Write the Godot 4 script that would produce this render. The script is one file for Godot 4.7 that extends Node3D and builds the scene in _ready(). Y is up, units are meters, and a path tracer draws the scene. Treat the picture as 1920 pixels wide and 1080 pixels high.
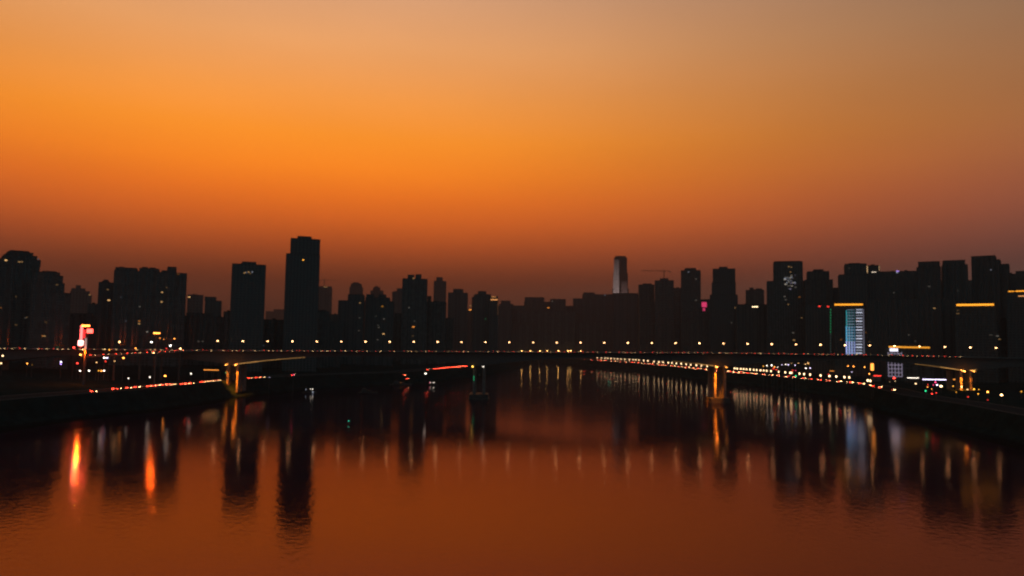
extends Node3D
# A river city at dusk: a girder bridge over the water, towers in the haze behind it.

const F := 1387.0            # focal length of the photograph in its own pixels (1920 wide)
const UPY := 61.0            # height of the eye above the water
var cam: Camera3D
var M := {}                  # materials
var glow_mats := {}
var used := {}
var rng := RandomNumberGenerator.new()
const GLOBES := [1121, 1129, 1136, 1141, 1147, 1153, 1159.5, 1166, 1173, 1181, 1188, 1193, 1199, 1208, 1216, 1227, 1236.5, 1244, 1254, 1261, 1269, 1278, 1287, 1296, 1306, 1316, 1326, 1359, 1377, 1382, 1389, 1394, 1399.5, 1406, 1413, 1419, 1426, 1432, 1438, 1445, 1460, 1472, 1481, 1484, 1499, 1507, 1519, 1538, 1555, 1567, 1582, 1592, 1626, 1631]   # columns of the globe lamps
const PIERS := [-544.0, -289.0, -33.0, 217.6, 473.0]


# ------------------------------------------------------------------ shapes
class MB:
	var v := PackedVector3Array()
	var n := PackedVector3Array()

	func tri(a: Vector3, b: Vector3, c: Vector3) -> void:
		var nn := (c - a).cross(b - a).normalized()
		v.append(a); v.append(b); v.append(c)
		n.append(nn); n.append(nn); n.append(nn)

	func quad(a: Vector3, b: Vector3, c: Vector3, d: Vector3) -> void:
		var nn := (c - a).cross(b - a).normalized()
		v.append(a); v.append(b); v.append(c); v.append(a); v.append(c); v.append(d)
		for i in 6:
			n.append(nn)

	func box(at: Vector3, size: Vector3, turn := Basis.IDENTITY, floor_too := true) -> void:
		var h := size * 0.5
		for i in 3:
			for s in [-1.0, 1.0]:
				if i == 1 and s < 0.0 and not floor_too:
					continue
				var e := Vector3.ZERO
				var u := Vector3.ZERO
				var w := Vector3.ZERO
				e[i] = h[i] * s
				u[(i + 1) % 3] = h[(i + 1) % 3] * s
				w[(i + 2) % 3] = h[(i + 2) % 3]
				quad(at + turn * (e - u + w), at + turn * (e + u + w), at + turn * (e + u - w), at + turn * (e - u - w))

	func bar(a: Vector3, b: Vector3, wide: float, high: float) -> void:
		var d := b - a
		var z := d.normalized()
		var x := Vector3.UP.cross(z)
		x = Vector3.RIGHT if x.length() < 0.01 else x.normalized()
		box((a + b) * 0.5, Vector3(wide, high, d.length()), Basis(x, z.cross(x), z))

	func tube(a: Vector3, b: Vector3, r0: float, r1: float, sides := 8) -> void:
		var z := (b - a).normalized()
		var x := (Vector3.RIGHT if absf(z.y) > 0.9 else Vector3.UP).cross(z).normalized()
		var y := z.cross(x)
		for k in sides:
			var p := x * cos(TAU * k / sides) + y * sin(TAU * k / sides)
			var q := x * cos(TAU * (k + 1) / sides) + y * sin(TAU * (k + 1) / sides)
			quad(a + q * r0, a + p * r0, b + p * r1, b + q * r1)
			if r1 > 0.0:
				tri(b + q * r1, b + p * r1, b)
			if r0 > 0.0:
				tri(a + p * r0, a + q * r0, a)

	func ball(at: Vector3, r: Vector3, rings := 6, sides := 10) -> void:
		for j in rings:
			for k in sides:
				var c := []
				for jk in [[j, k], [j + 1, k], [j + 1, k + 1], [j, k + 1]]:
					var t: float = PI * jk[0] / rings
					var f: float = TAU * jk[1] / sides
					c.append(at + Vector3(sin(t) * cos(f), cos(t), sin(t) * sin(f)) * r)
				if j > 0 and j < rings - 1:
					quad(c[0], c[3], c[2], c[1])
				elif j == 0:
					tri(c[0], c[2], c[1])
				else:
					tri(c[0], c[3], c[1])

	func mesh() -> ArrayMesh:
		var a := []
		a.resize(Mesh.ARRAY_MAX)
		a[Mesh.ARRAY_VERTEX] = v
		a[Mesh.ARRAY_NORMAL] = n
		var m := ArrayMesh.new()
		m.add_surface_from_arrays(Mesh.PRIMITIVE_TRIANGLES, a)
		return m


func numbered(called: String) -> String:
	used[called] = used.get(called, -1) + 1
	return called if used[called] == 0 else "%s_%03d" % [called, used[called]]


func put(called: String, mb: MB, material: Material, parent: Node = null, stuff := false) -> MeshInstance3D:
	var o := MeshInstance3D.new()
	o.mesh = mb.mesh()
	o.material_override = material
	if parent == null:
		o.name = numbered(called)
		add_child(o, true)
	else:
		var k := 0
		var nm := called
		while parent.has_node(NodePath(nm)):
			k += 1
			nm = "%s_%03d" % [called, k]
		o.name = nm
		parent.add_child(o, true)
	if stuff:
		o.set_meta("kind", "stuff")
	return o


func tag(o: Node, label: String, category: String, group := "") -> void:
	o.set_meta("label", label)
	o.set_meta("category", category)
	if group != "":
		o.set_meta("group", group)


func thing(called: String, label: String, category: String, at: Vector3, turn := 0.0, group := "") -> Node3D:
	var o := Node3D.new()
	o.name = numbered(called)
	add_child(o, true)
	o.position = at
	o.rotation.y = turn
	tag(o, label, category, group)
	return o


func dup(o: Node3D, called: String, label: String, at: Vector3, turn: float) -> Node3D:
	var c: Node3D = o.duplicate()
	c.name = numbered(called)
	add_child(c, true)
	c.position = at
	c.rotation.y = turn
	c.set_meta("label", label)
	return c


func structure(called: String, mb: MB, material: Material) -> MeshInstance3D:
	var o := put(called, mb, material)
	o.set_meta("kind", "structure")
	return o


# ------------------------------------------------------------------ materials
func linear(r: float, g: float, b: float) -> Color:
	return Color(r, g, b).linear_to_srgb()


func noise_map(seed_: int, frequency: float, octaves: int, lo: float, hi: float, size := 512) -> NoiseTexture2D:
	var f := FastNoiseLite.new()
	f.seed = seed_
	f.noise_type = FastNoiseLite.TYPE_SIMPLEX
	f.frequency = frequency
	f.fractal_octaves = octaves
	var t := NoiseTexture2D.new()
	t.width = size
	t.height = size
	t.seamless = true
	t.noise = f
	var r := Gradient.new()
	r.set_color(0, Color(lo, lo, lo))
	r.set_color(1, Color(hi, hi, hi))
	t.color_ramp = r
	return t


func plain(c: Color, rough := 0.85, map: Texture2D = null, metres := 40.0) -> StandardMaterial3D:
	var m := StandardMaterial3D.new()
	m.albedo_color = c
	m.roughness = rough
	if map:
		m.albedo_texture = map
		m.uv1_triplanar = true
		m.uv1_world_triplanar = true
		m.uv1_scale = Vector3.ONE / metres
	return m


func glow(r: float, g: float, b: float, energy: float) -> StandardMaterial3D:
	var key := "%.3f %.3f %.3f %.2f" % [r, g, b, energy]
	if not glow_mats.has(key):
		var m := StandardMaterial3D.new()
		m.albedo_color = Color(0.1, 0.1, 0.1)
		m.roughness = 0.6
		m.emission_enabled = true
		m.emission = linear(r, g, b)
		m.emission_energy_multiplier = energy
		glow_mats[key] = m
	return glow_mats[key]


func tint(code: String, energy := 1.0) -> StandardMaterial3D:
	match code:
		"warm": return glow(1.0, 0.55, 0.2, 7.0 * energy)
		"white": return glow(1.0, 0.88, 0.72, 6.0 * energy)
		"cold": return glow(0.75, 0.82, 1.0, 5.0 * energy)
		"orange": return glow(1.0, 0.33, 0.05, 9.0 * energy)
		"gold": return glow(1.0, 0.42, 0.04, 4.0 * energy)
		"red": return glow(1.0, 0.045, 0.03, 8.0 * energy)
		"pink": return glow(1.0, 0.06, 0.2, 5.0 * energy)
		"green": return glow(0.03, 0.8, 0.3, 3.0 * energy)
		"violet": return glow(0.5, 0.3, 1.0, 5.0 * energy)
		"lilac": return glow(0.78, 0.68, 1.0, 4.0 * energy)
		"cream": return glow(1.0, 0.66, 0.32, 5.0 * energy)
	return glow(1, 1, 1, energy)


func make_materials() -> void:
	var dirt := noise_map(11, 0.012, 5, 0.62, 1.0)
	var streak := noise_map(12, 0.03, 3, 0.7, 1.0)
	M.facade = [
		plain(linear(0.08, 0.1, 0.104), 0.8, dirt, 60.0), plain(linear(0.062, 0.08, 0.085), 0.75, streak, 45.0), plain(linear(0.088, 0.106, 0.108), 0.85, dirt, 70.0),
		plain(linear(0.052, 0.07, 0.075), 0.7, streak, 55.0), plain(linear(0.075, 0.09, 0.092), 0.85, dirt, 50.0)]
	M.pane = plain(linear(0.02, 0.028, 0.032), 0.16)
	M.roofing = plain(linear(0.045, 0.055, 0.055), 0.9, dirt, 25.0)
	M.concrete = plain(linear(0.2, 0.19, 0.18), 0.85, dirt, 30.0)
	M.dimmed_concrete = plain(linear(0.045, 0.05, 0.05), 0.6, dirt, 30.0)  # concrete colour darkened so pile caps and ramp columns catch less light
	M.girder = plain(linear(0.085, 0.085, 0.085), 0.85, streak, 25.0)
	M.asphalt = plain(linear(0.05, 0.05, 0.052), 0.9, dirt, 12.0)
	M.paint = plain(linear(0.7, 0.7, 0.66), 0.7)
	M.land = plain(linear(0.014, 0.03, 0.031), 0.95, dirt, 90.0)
	M.land.specular_mode = BaseMaterial3D.SPECULAR_DISABLED
	M.asphalt.specular_mode = BaseMaterial3D.SPECULAR_DISABLED
	M.roofing.specular_mode = BaseMaterial3D.SPECULAR_DISABLED
	M.blue_bed = plain(linear(0.02, 0.03, 0.12), 0.95)  # blue put into the bed colour to lift the blue of dark water
	M.metal = plain(linear(0.12, 0.12, 0.125), 0.5)
	M.metal.metallic = 0.4
	M.dark_metal = plain(linear(0.04, 0.042, 0.045), 0.55)
	M.crane = plain(linear(0.12, 0.07, 0.03), 0.6)
	M.hull = plain(linear(0.05, 0.055, 0.06), 0.6, streak, 8.0)
	M.car = [plain(linear(0.04, 0.042, 0.045), 0.35), plain(linear(0.3, 0.3, 0.3), 0.35), plain(linear(0.1, 0.1, 0.11), 0.35), plain(linear(0.12, 0.02, 0.015), 0.35)]
	var w := plain(linear(0.45, 0.03, 0.12), 0.13)          # clear; red part-metallic base colour put in to give the reflections a copper cast
	w.albedo_color.a = 0.0
	w.refraction_enabled = true
	w.refraction_scale = 0.009
	w.metallic = 0.26
	w.metallic_specular = 0.35
	w.uv1_triplanar = true
	w.uv1_world_triplanar = true
	w.uv1_scale = Vector3.ONE / 240.0
	var f := FastNoiseLite.new()
	f.seed = 3
	f.noise_type = FastNoiseLite.TYPE_SIMPLEX
	f.frequency = 0.024
	f.fractal_octaves = 5
	f.fractal_gain = 0.5
	f.domain_warp_enabled = true
	f.domain_warp_amplitude = 12.0
	var t := NoiseTexture2D.new()
	t.width = 2048
	t.height = 2048
	t.seamless = true
	t.as_normal_map = true
	t.bump_strength = 1.5
	t.noise = f
	w.normal_enabled = true
	w.normal_texture = t
	w.normal_scale = 0.18
	w.roughness = 1.0
	w.roughness_texture = noise_map(21, 0.008, 3, 0.06, 0.1, 1024)
	w.roughness_texture_channel = BaseMaterial3D.TEXTURE_CHANNEL_RED
	M.water = w


# ------------------------------------------------------------------ where things stand
func P(px: float, py: float, depth: float) -> Vector3:     # the point so far in front of the lens that shows at that place
	var d := cam.basis * Vector3((px - 960.0) / F, (540.0 - py) / F, -1.0)
	return cam.position + d * (depth / -d.z)


func on_level(px: float, py: float, y: float) -> Vector3:   # where the sight line meets a level
	var d := cam.basis * Vector3((px - 960.0) / F, (540.0 - py) / F, -1.0)
	return cam.position + d * ((y - cam.position.y) / d.y)


func along(knots: Array, t: float) -> float:
	if t <= knots[0][0]:
		return knots[0][1]
	for i in knots.size() - 1:
		if t <= knots[i + 1][0]:
			var f: float = (t - knots[i][0]) / (knots[i + 1][0] - knots[i][0])
			return lerpf(knots[i][1], knots[i + 1][1], f)
	return knots[-1][1]


func left_shore(d: float) -> float:
	return along([[-400, -345], [404, -338], [520, -330], [570, -319], [634, -297], [772, -283], [858, -256], [912, -236], [1052, -128], [1169, -96], [1320, -52], [1692, 8], [2100, 62], [2200, 92]], d)


func right_shore(d: float) -> float:
	return along([[-400, 330], [391, 320], [491, 332], [598, 350], [716, 358], [811, 384], [920, 404], [985, 385], [1113, 370], [1289, 326], [1434, 312], [1691, 275], [1889, 203], [2100, 128], [2200, 92]], d)


const ROAD := 15.5


func bank_height(s: float) -> float:                        # height above the water so far inland from the edge
	return along([[-14, -5], [0, 0], [3, 2], [6, 2.4], [13, 14.3], [14, ROAD], [50, ROAD], [53, 16.2], [130, 18], [300, 24], [900, 38], [2500, 54], [9000, 58]], s)


func ground(x: float, d: float) -> float:
	if d > 2200.0:
		return bank_height(16.0 + (d - 2200.0))
	return bank_height(maxf(left_shore(d) - x, x - right_shore(d)))


func on_ground(px: float, py: float, above: float) -> Vector3:   # where something that tops out so far above the ground stands
	var y := 30.0
	var p := Vector3.ZERO
	for i in 8:
		p = on_level(px, py, minf(y, 58.0))
		y = lerpf(y, maxf(ground(p.x, -p.z), 1.0) + above, 0.6)
	p.y = maxf(ground(p.x, -p.z), 0.5)
	return p


func road_at(px: float, right: bool, inland: float) -> Vector3:  # the point of the riverside road that shows in that column
	var best := Vector3.ZERO
	var off := 1e9
	var d := 420.0
	while d < 2190.0:
		var x := right_shore(d) + inland if right else left_shore(d) - inland
		var q := 960.0 + F * x / d
		if absf(q - px) < off:
			off = absf(q - px)
			best = Vector3(x, ROAD, -d)
		d += 2.0
	return best


# ------------------------------------------------------------------ buildings
func facade(wall: MB, panes: MB, c: Vector3, s: Vector3, storey: float, bay: float, style: int) -> void:
	var h := s * 0.5
	wall.box(c, s, Basis.IDENTITY, false)
	var y0 := c.y - h.y
	var floors := maxi(1, int(s.y / storey))
	var fh := s.y / floors
	if style != 1:
		for k in range(1, floors + 1):                  # a slab edge or balcony band on every storey
			var out_ := 0.5 if style == 0 else 0.25
			wall.box(Vector3(c.x, y0 + k * fh - 0.25, c.z), Vector3(s.x + out_ * 2.0, 0.5, s.z + out_ * 2.0))
	for side in 3:
		var wide := s.x if side == 0 else s.z
		var bays := maxi(1, int(wide / bay))
		var bw := wide / bays
		for j in bays + 1:                              # the ribs between the bays
			var t := -wide * 0.5 + j * bw
			if j % (1 if style == 1 else 3) == 0:
				if side == 0:
					wall.box(Vector3(c.x + t, c.y, c.z + h.z), Vector3(0.6, s.y, 1.3))
				else:
					wall.box(Vector3(c.x + (h.x if side == 1 else -h.x), c.y, c.z + t), Vector3(1.3, s.y, 0.6))
		for k in floors:
			var ya := y0 + k * fh + fh * 0.28
			var yb := y0 + k * fh + fh * 0.82
			for j in bays:
				if style == 0 and j % 3 == 1:
					continue
				var ta := -wide * 0.5 + j * bw + bw * 0.2
				var tb := ta + bw * 0.6
				if side == 0:
					var z := c.z + h.z + 0.04
					panes.quad(Vector3(c.x + ta, yb, z), Vector3(c.x + tb, yb, z), Vector3(c.x + tb, ya, z), Vector3(c.x + ta, ya, z))
				elif side == 1:
					var x := c.x + h.x + 0.04
					panes.quad(Vector3(x, yb, c.z - ta), Vector3(x, yb, c.z - tb), Vector3(x, ya, c.z - tb), Vector3(x, ya, c.z - ta))
				else:
					var x := c.x - h.x - 0.04
					panes.quad(Vector3(x, yb, c.z + ta), Vector3(x, yb, c.z + tb), Vector3(x, ya, c.z + tb), Vector3(x, ya, c.z + ta))


# blocks: [left, right, top] or [left, right, top, bottom], measured in the photograph and set out at the building's own distance
# o: style, lit (lit windows: [x, y, tint, width]), mast, deep, called, jitter
func tower(label: String, depth: float, blocks: Array, o := {}) -> Node3D:
	var b0: Array = blocks[0]
	var a := P((b0[0] + b0[1]) * 0.5, b0[2], depth)
	var foot := ground(a.x, depth) - 1.0
	var az := atan2(a.x, depth)
	var jitter: float = o.get("jitter", rng.randf_range(-0.09, 0.09))
	var yaw := atan2(-a.x, -a.z) + jitter
	var root := thing(o.get("called", "apartment_tower"), label, "building", Vector3(a.x, foot, a.z), yaw, "towers of the skyline")
	var style: int = o.get("style", rng.randi_range(0, 2))
	var wall := MB.new()
	var panes := MB.new()
	var cap := MB.new()
	var rects := []
	var deep0 := 0.0
	var k := 0
	for b in blocks:
		var l := P(b[0], b[2], depth)
		var r := P(b[1], b[2], depth)
		var wide := (r.x - l.x) * cos(az)
		var top := (l.y + r.y) * 0.5 - foot
		var low := 0.0
		if b.size() > 3:
			low = P((b[0] + b[1]) * 0.5, b[3], depth).y - foot
		if k == 0:
			deep0 = o.get("deep", clampf(wide * 0.7, 12.0, 42.0))
			wide = (wide - deep0 * sin(absf(jitter))) / cos(jitter)
		var deep := minf(deep0 * (1.0 - 0.045 * k), maxf(wide * 1.3, 8.0)) if k > 0 else deep0
		var cx := ((l.x + r.x) * 0.5 - a.x) * cos(az)
		var far := depth > 1700.0
		facade(wall, panes, Vector3(cx, (low + top) * 0.5, -deep0 * 0.5), Vector3(wide, top - low, deep), 6.4 if far else 3.2, 7.0 if far else 4.2, style)
		cap.box(Vector3(cx, top + 0.3, -deep0 * 0.5), Vector3(wide + 0.9, 0.6, deep + 0.9))
		rects.append([cx - wide * 0.5, cx + wide * 0.5, low, top, (deep - deep0) * 0.5])
		k += 1
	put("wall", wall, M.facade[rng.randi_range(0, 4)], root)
	put("window_glazing", panes, M.pane, root, true)
	var b := rects[0] as Array
	var rw: float = b[1] - b[0]
	for i in (2 if rw > 16.0 else 1):                  # lift houses and tanks on the roof
		var extra := MB.new()
		extra.box(Vector3(lerpf(b[0], b[1], rng.randf_range(0.25, 0.75)), b[3] + 1.4, -deep0 * rng.randf_range(0.3, 0.7)), Vector3(rng.randf_range(2.5, 5.0), 2.2, rng.randf_range(2.5, 4.0)))
		put("lift_house", extra, M.roofing, root)
	put("roof_parapet", cap, M.roofing, root)
	if o.has("mast"):
		var m := MB.new()
		var at := Vector3(lerpf(b[0], b[1], 0.6), b[3], -deep0 * 0.4)
		m.tube(at, at + Vector3(0, o.mast, 0), 0.35, 0.12, 6)
		put("antenna", m, M.metal, root)
	for w in o.get("lit", []):
		lit_window(root, rects, w[0], w[1], w[2], w[3] if w.size() > 3 else 1.0, depth, w[4] if w.size() > 4 else 1.0)
	return root


func lit_window(root: Node3D, rects: Array, px: float, py: float, code: String, wide: float, depth: float, energy: float) -> void:
	var inv := root.transform.affine_inverse()
	var eye := inv * cam.position
	var far := inv * P(px, py, depth)
	var d := far - eye
	var best := Vector3(0, 0, -1e9)
	for r in rects:
		var q: Vector3 = eye + d * ((r[4] - eye.z) / d.z)
		if q.x > r[0] - 1.0 and q.x < r[1] + 1.0 and q.y > r[2] - 1.0 and q.y < r[3] + 1.0 and q.z > best.z:
			best = q
	if best.z < -1e8:
		best = eye + d * ((rects[0][4] - eye.z) / d.z)
	var m := MB.new()
	var k := clampf(depth / 1000.0, 0.8, 1.7)
	m.box(Vector3(best.x, best.y, best.z + 0.6), Vector3(2.3 * wide * k, 1.5 * k, 0.5))
	put("lit_window", m, tint(code, 0.22 * pow(energy, 1.4)), root)


# a lit strip or panel on the front of a building, from one place of the photograph to another
func front_light(root: Node3D, called: String, x0: float, y0: float, x1: float, y1: float, depth: float, material: Material, proud := 0.8) -> MeshInstance3D:
	var inv := root.transform.affine_inverse()
	var a := inv * P(x0, y0, depth)
	var b := inv * P(x1, y1, depth)
	var m := MB.new()
	m.box(Vector3((a.x + b.x) * 0.5, (a.y + b.y) * 0.5, proud), Vector3(absf(b.x - a.x), absf(b.y - a.y), 0.7))
	return put(called, m, material, root)


# a tower crane on a roof: mast, jib, counter jib, cab and stays
func crane(label: String, px: float, y_foot: float, y_top: float, x_tip: float, x_tail: float, depth: float) -> void:
	var foot := P(px, y_foot, depth)
	var top := P(px, y_top, depth)
	var tip := P(x_tip, y_top, depth)
	var tail := P(x_tail, y_top, depth)
	tip.y = top.y
	tail.y = top.y
	var h := top.y - foot.y
	var root := thing("tower_crane", label, "crane", foot)
	var m := MB.new()
	for sx in [-0.9, 0.9]:
		for sz in [-0.9, 0.9]:
			m.tube(Vector3(sx, -1.0, sz), Vector3(sx, h, sz), 0.22, 0.22, 5)
	var y := 0.0
	var s := 1.0
	while y < h - 2.0:
		for sz in [-0.9, 0.9]:
			m.bar(Vector3(-0.9 * s, y, sz), Vector3(0.9 * s, y + 2.0, sz), 0.15, 0.15)
		s = -s
		y += 2.0
	put("mast", m, M.crane, root)
	for part in [["jib", tip - foot], ["counter_jib", tail - foot]]:
		var e: Vector3 = part[1]
		var a := Vector3(0, h, 0)
		var q := MB.new()
		q.bar(a + Vector3(0, 0, 0.7), e + Vector3(0, 0, 0.7), 0.35, 0.35)
		q.bar(a + Vector3(0, 0, -0.7), e + Vector3(0, 0, -0.7), 0.35, 0.35)
		q.bar(a + Vector3(0, 1.6, 0), e + Vector3(0, 0.7, 0), 0.35, 0.35)
		var n := int((e - a).length() / 3.0)
		for i in n:
			var p := a.lerp(e, float(i) / n)
			var p2 := a.lerp(e, (i + 0.5) / n) + Vector3(0, lerpf(1.6, 0.7, (i + 0.5) / n), 0)
			q.bar(p + Vector3(0, 0, 0.7), p2, 0.15, 0.15)
			q.bar(p2, a.lerp(e, (i + 1.0) / n) + Vector3(0, 0, -0.7), 0.15, 0.15)
		put(part[0], q, M.crane, root)
	var t := MB.new()
	t.tube(Vector3(0, h, 0), Vector3(0, h + 6.0, 0), 0.5, 0.15, 6)
	put("tower_head", t, M.crane, root)
	var st := MB.new()
	st.bar(Vector3(0, h + 6.0, 0), (tip - foot).lerp(Vector3(0, h, 0), 0.35) + Vector3(0, 0.8, 0), 0.12, 0.12)
	st.bar(Vector3(0, h + 6.0, 0), (tail - foot) + Vector3(0, 0.6, 0), 0.12, 0.12)
	put("stay", st, M.dark_metal, root)
	var c := MB.new()
	c.box(Vector3(1.6, h - 1.3, 1.0), Vector3(1.6, 2.2, 2.0))
	put("cab", c, M.crane, root)
	var w := MB.new()
	w.box((tail - foot) + Vector3(0, -1.4, 0), Vector3(3.0, 2.6, 1.6))
	put("counterweight", w, M.concrete, root)


# ------------------------------------------------------------------ bridge
func deck_y(x: float) -> float:
	return along([[-640, 44.4], [-311, 46], [-33, 49], [210, 51.4], [382, 51.6], [531, 50.8], [660, 50.0]], x)


func girder_depth(x: float) -> float:
	var off := 1e9
	for p in PIERS:
		off = minf(off, absf(x - p))
	return 4.6 + 9.6 * pow(clampf(1.0 - off / 125.0, 0.0, 1.0), 1.9)


func spot(called: String, at: Vector3, towards: Vector3, energy: float, color: Color, angle: float, reach: float) -> void:
	var l := SpotLight3D.new()
	l.name = numbered(called)
	l.light_color = color
	l.light_energy = energy
	l.spot_angle = angle
	l.spot_range = reach
	l.spot_attenuation = 2.0
	l.spot_angle_attenuation = 0.8
	l.light_size = 0.3
	l.shadow_enabled = true
	l.position = at
	var up := Vector3.UP if absf((towards - at).normalized().y) < 0.98 else Vector3.RIGHT
	l.basis = Basis.looking_at(towards - at, up)
	add_child(l, true)


func omni(called: String, at: Vector3, energy: float, color: Color, reach := 60.0) -> void:
	var l := OmniLight3D.new()
	l.name = numbered(called)
	l.light_color = color
	l.light_energy = energy
	l.omni_range = reach
	l.omni_attenuation = 2.0
	l.light_size = 0.3
	l.shadow_enabled = true
	l.position = at
	add_child(l, true)


func make_bridge() -> void:
	var root := thing("girder_bridge", "long haunched concrete girder bridge carrying traffic across the river on twin-legged piers", "bridge", Vector3.ZERO)
	var xs := []
	var x := -640.0
	while x <= 660.0:
		xs.append(x)
		x += 10.0
	var deck := MB.new()
	for i in xs.size() - 1:
		var a := Vector3(xs[i], deck_y(xs[i]), -785)
		var b := Vector3(xs[i + 1], deck_y(xs[i + 1]), -785)
		var z0 := Vector3(0, 0, 15.5)
		var t := Vector3(0, -0.7, 0)
		deck.quad(a - z0, b - z0, b + z0, a + z0)
		deck.quad(a + z0 + t, b + z0 + t, b - z0 + t, a - z0 + t)
		deck.quad(a + z0, b + z0, b + z0 + t, a + z0 + t)
		deck.quad(b - z0, a - z0, a - z0 + t, b - z0 + t)
	put("deck_slab", deck, M.asphalt, root)
	for side in [[-777.0, "near"], [-793.0, "far"]]:
		for k in range(-1, PIERS.size()):             # one girder length from midspan to midspan
			var lo: float = -640.0 if k < 1 and k == -1 else (PIERS[k] + (PIERS[k - 1] if k > 0 else PIERS[k] - 250.0)) * 0.5
			var hi: float = 660.0 if k == PIERS.size() - 1 else (PIERS[k + 1] + (PIERS[k] if k >= 0 else PIERS[0] - 250.0)) * 0.5
			if k == -1:
				hi = PIERS[0] - 95.0
			elif k == 0:
				lo = PIERS[0] - 95.0
			if hi <= lo:
				continue
			var g := MB.new()
			var n := 28
			for i in n:
				var xa := lerpf(lo, hi, float(i) / n)
				var xb := lerpf(lo, hi, (i + 1.0) / n)
				var ta := deck_y(xa) - 0.72
				var tb := deck_y(xb) - 0.72
				var ba := deck_y(xa) - girder_depth(xa)
				var bb := deck_y(xb) - girder_depth(xb)
				var zf: float = side[0] + 4.2
				var zr: float = side[0] - 4.2
				g.quad(Vector3(xa, ta, zf), Vector3(xb, tb, zf), Vector3(xb, bb, zf), Vector3(xa, ba, zf))
				g.quad(Vector3(xb, tb, zr), Vector3(xa, ta, zr), Vector3(xa, ba, zr), Vector3(xb, bb, zr))
				g.quad(Vector3(xa, ba, zf), Vector3(xb, bb, zf), Vector3(xb, bb, zr), Vector3(xa, ba, zr))
			put("box_girder", g, M.girder, root)
	for z in [-769.9, -800.1]:
		var kerb := MB.new()
		var rail := MB.new()
		for i in xs.size() - 1:
			var a := Vector3(xs[i], deck_y(xs[i]), z)
			var b := Vector3(xs[i + 1], deck_y(xs[i + 1]), z)
			kerb.bar(a + Vector3(0, 0.2, 0), b + Vector3(0, 0.2, 0), 0.4, 0.46)
			rail.bar(a + Vector3(0, 1.15, 0), b + Vector3(0, 1.15, 0), 0.12, 0.12)
			for k in 4:
				var p := a.lerp(b, k / 4.0)
				rail.box(p + Vector3(0, 0.75, 0), Vector3(0.14, 0.75, 0.14))
		put("kerb", kerb, M.concrete, root)
		put("railing", rail, M.metal, root)
	var median := MB.new()
	for i in xs.size() - 1:
		median.bar(Vector3(xs[i], deck_y(xs[i]) + 0.3, -785), Vector3(xs[i + 1], deck_y(xs[i + 1]) + 0.3, -785), 0.5, 0.62)
	put("median_barrier", median, M.concrete, root)
	var lines := MB.new()
	var lx := -636.0
	while lx < 655.0:                                  # the dashes between the lanes
		for z in [-774.6, -778.2, -781.8, -788.2, -791.8, -795.4]:
			var a := Vector3(lx, deck_y(lx) + 0.006, z)
			var b := Vector3(lx + 5.0, deck_y(lx + 5.0) + 0.006, z)
			lines.quad(a + Vector3(0, 0, -0.08), b + Vector3(0, 0, -0.08), b + Vector3(0, 0, 0.08), a + Vector3(0, 0, 0.08))
		lx += 14.0
	put("lane_marking", lines, M.paint, root, true)
	for px in PIERS:
		var pier := Node3D.new()
		pier.name = "pier" if not root.has_node("pier") else "pier_%03d" % PIERS.find(px)
		root.add_child(pier, true)
		var g := maxf(ground(px, 777.0), 0.0)
		var wet := g < 0.5
		var bottom := 5.6 if wet else g - 1.0
		for z in [-777.0, -793.0]:
			for s in [-5.0, 5.0]:
				var leg := MB.new()
				var top := deck_y(px + s) - girder_depth(px + s) + 0.2
				leg.box(Vector3(px + s, (top + bottom) * 0.5, z), Vector3(2.6, top - bottom, 7.0))
				for e in [-3.5, 3.5]:
					leg.tube(Vector3(px + s, bottom, z + e), Vector3(px + s, top, z + e), 1.3, 1.3, 10)
				put("leg", leg, M.concrete, pier)
			if wet:
				var c := MB.new()
				c.box(Vector3(px, 3.0, z), Vector3(19.5, 5.2, 10.5))
				c.box(Vector3(px, 0.0, z), Vector3(21.5, 2.4, 12.0))
				put("pile_cap", c, M.dimmed_concrete, pier)
		var beam := MB.new()
		beam.box(Vector3(px, bottom + (deck_y(px) - bottom) * 0.45, -785), Vector3(1.2, 1.8, 9.0))
		put("cross_beam", beam, M.concrete, pier)
	# floodlights under the deck that wash the legs of three piers, and their light along the haunches, put in as glowing bars
	for fl in [[-284.0, 1.0, 1.0], [-294.0, 0.42, 1.0], [212.6, 1.7, 1.0], [222.6, 0.03, 1.0], [468.0, 1.5, 1.0], [478.0, 0.35, 0.5]]:
		var legx: float = fl[0]
		var top := deck_y(legx) - girder_depth(legx)
		var lamp := MB.new()
		lamp.box(Vector3(legx, top - 0.5, -766.8), Vector3(1.6, 0.5, 0.9))
		lamp.bar(Vector3(legx, top - 0.2, -766.8), Vector3(legx, top + 0.4, -773.2), 0.2, 0.2)
		put("floodlight", lamp, tint("orange", 0.5 + 0.9 * fl[1]), root)
		var c := Color(1.0, 0.5, 0.09)
		spot("pier_floodlight", Vector3(legx, top - 1.2, -765.5), Vector3(legx, top - 13.0, -772.2), 3400.0 * fl[1], c, 24.0, 90.0)
		spot("pier_floodlight", Vector3(legx, top - 8.0, -764.0), Vector3(legx, top - 24.0, -772.2), 2400.0 * fl[1], c, 22.0, 90.0)
		omni("pier_floodlight", Vector3(legx, top - 1.6, -767.0), 12.0 * fl[1], c)
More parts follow.
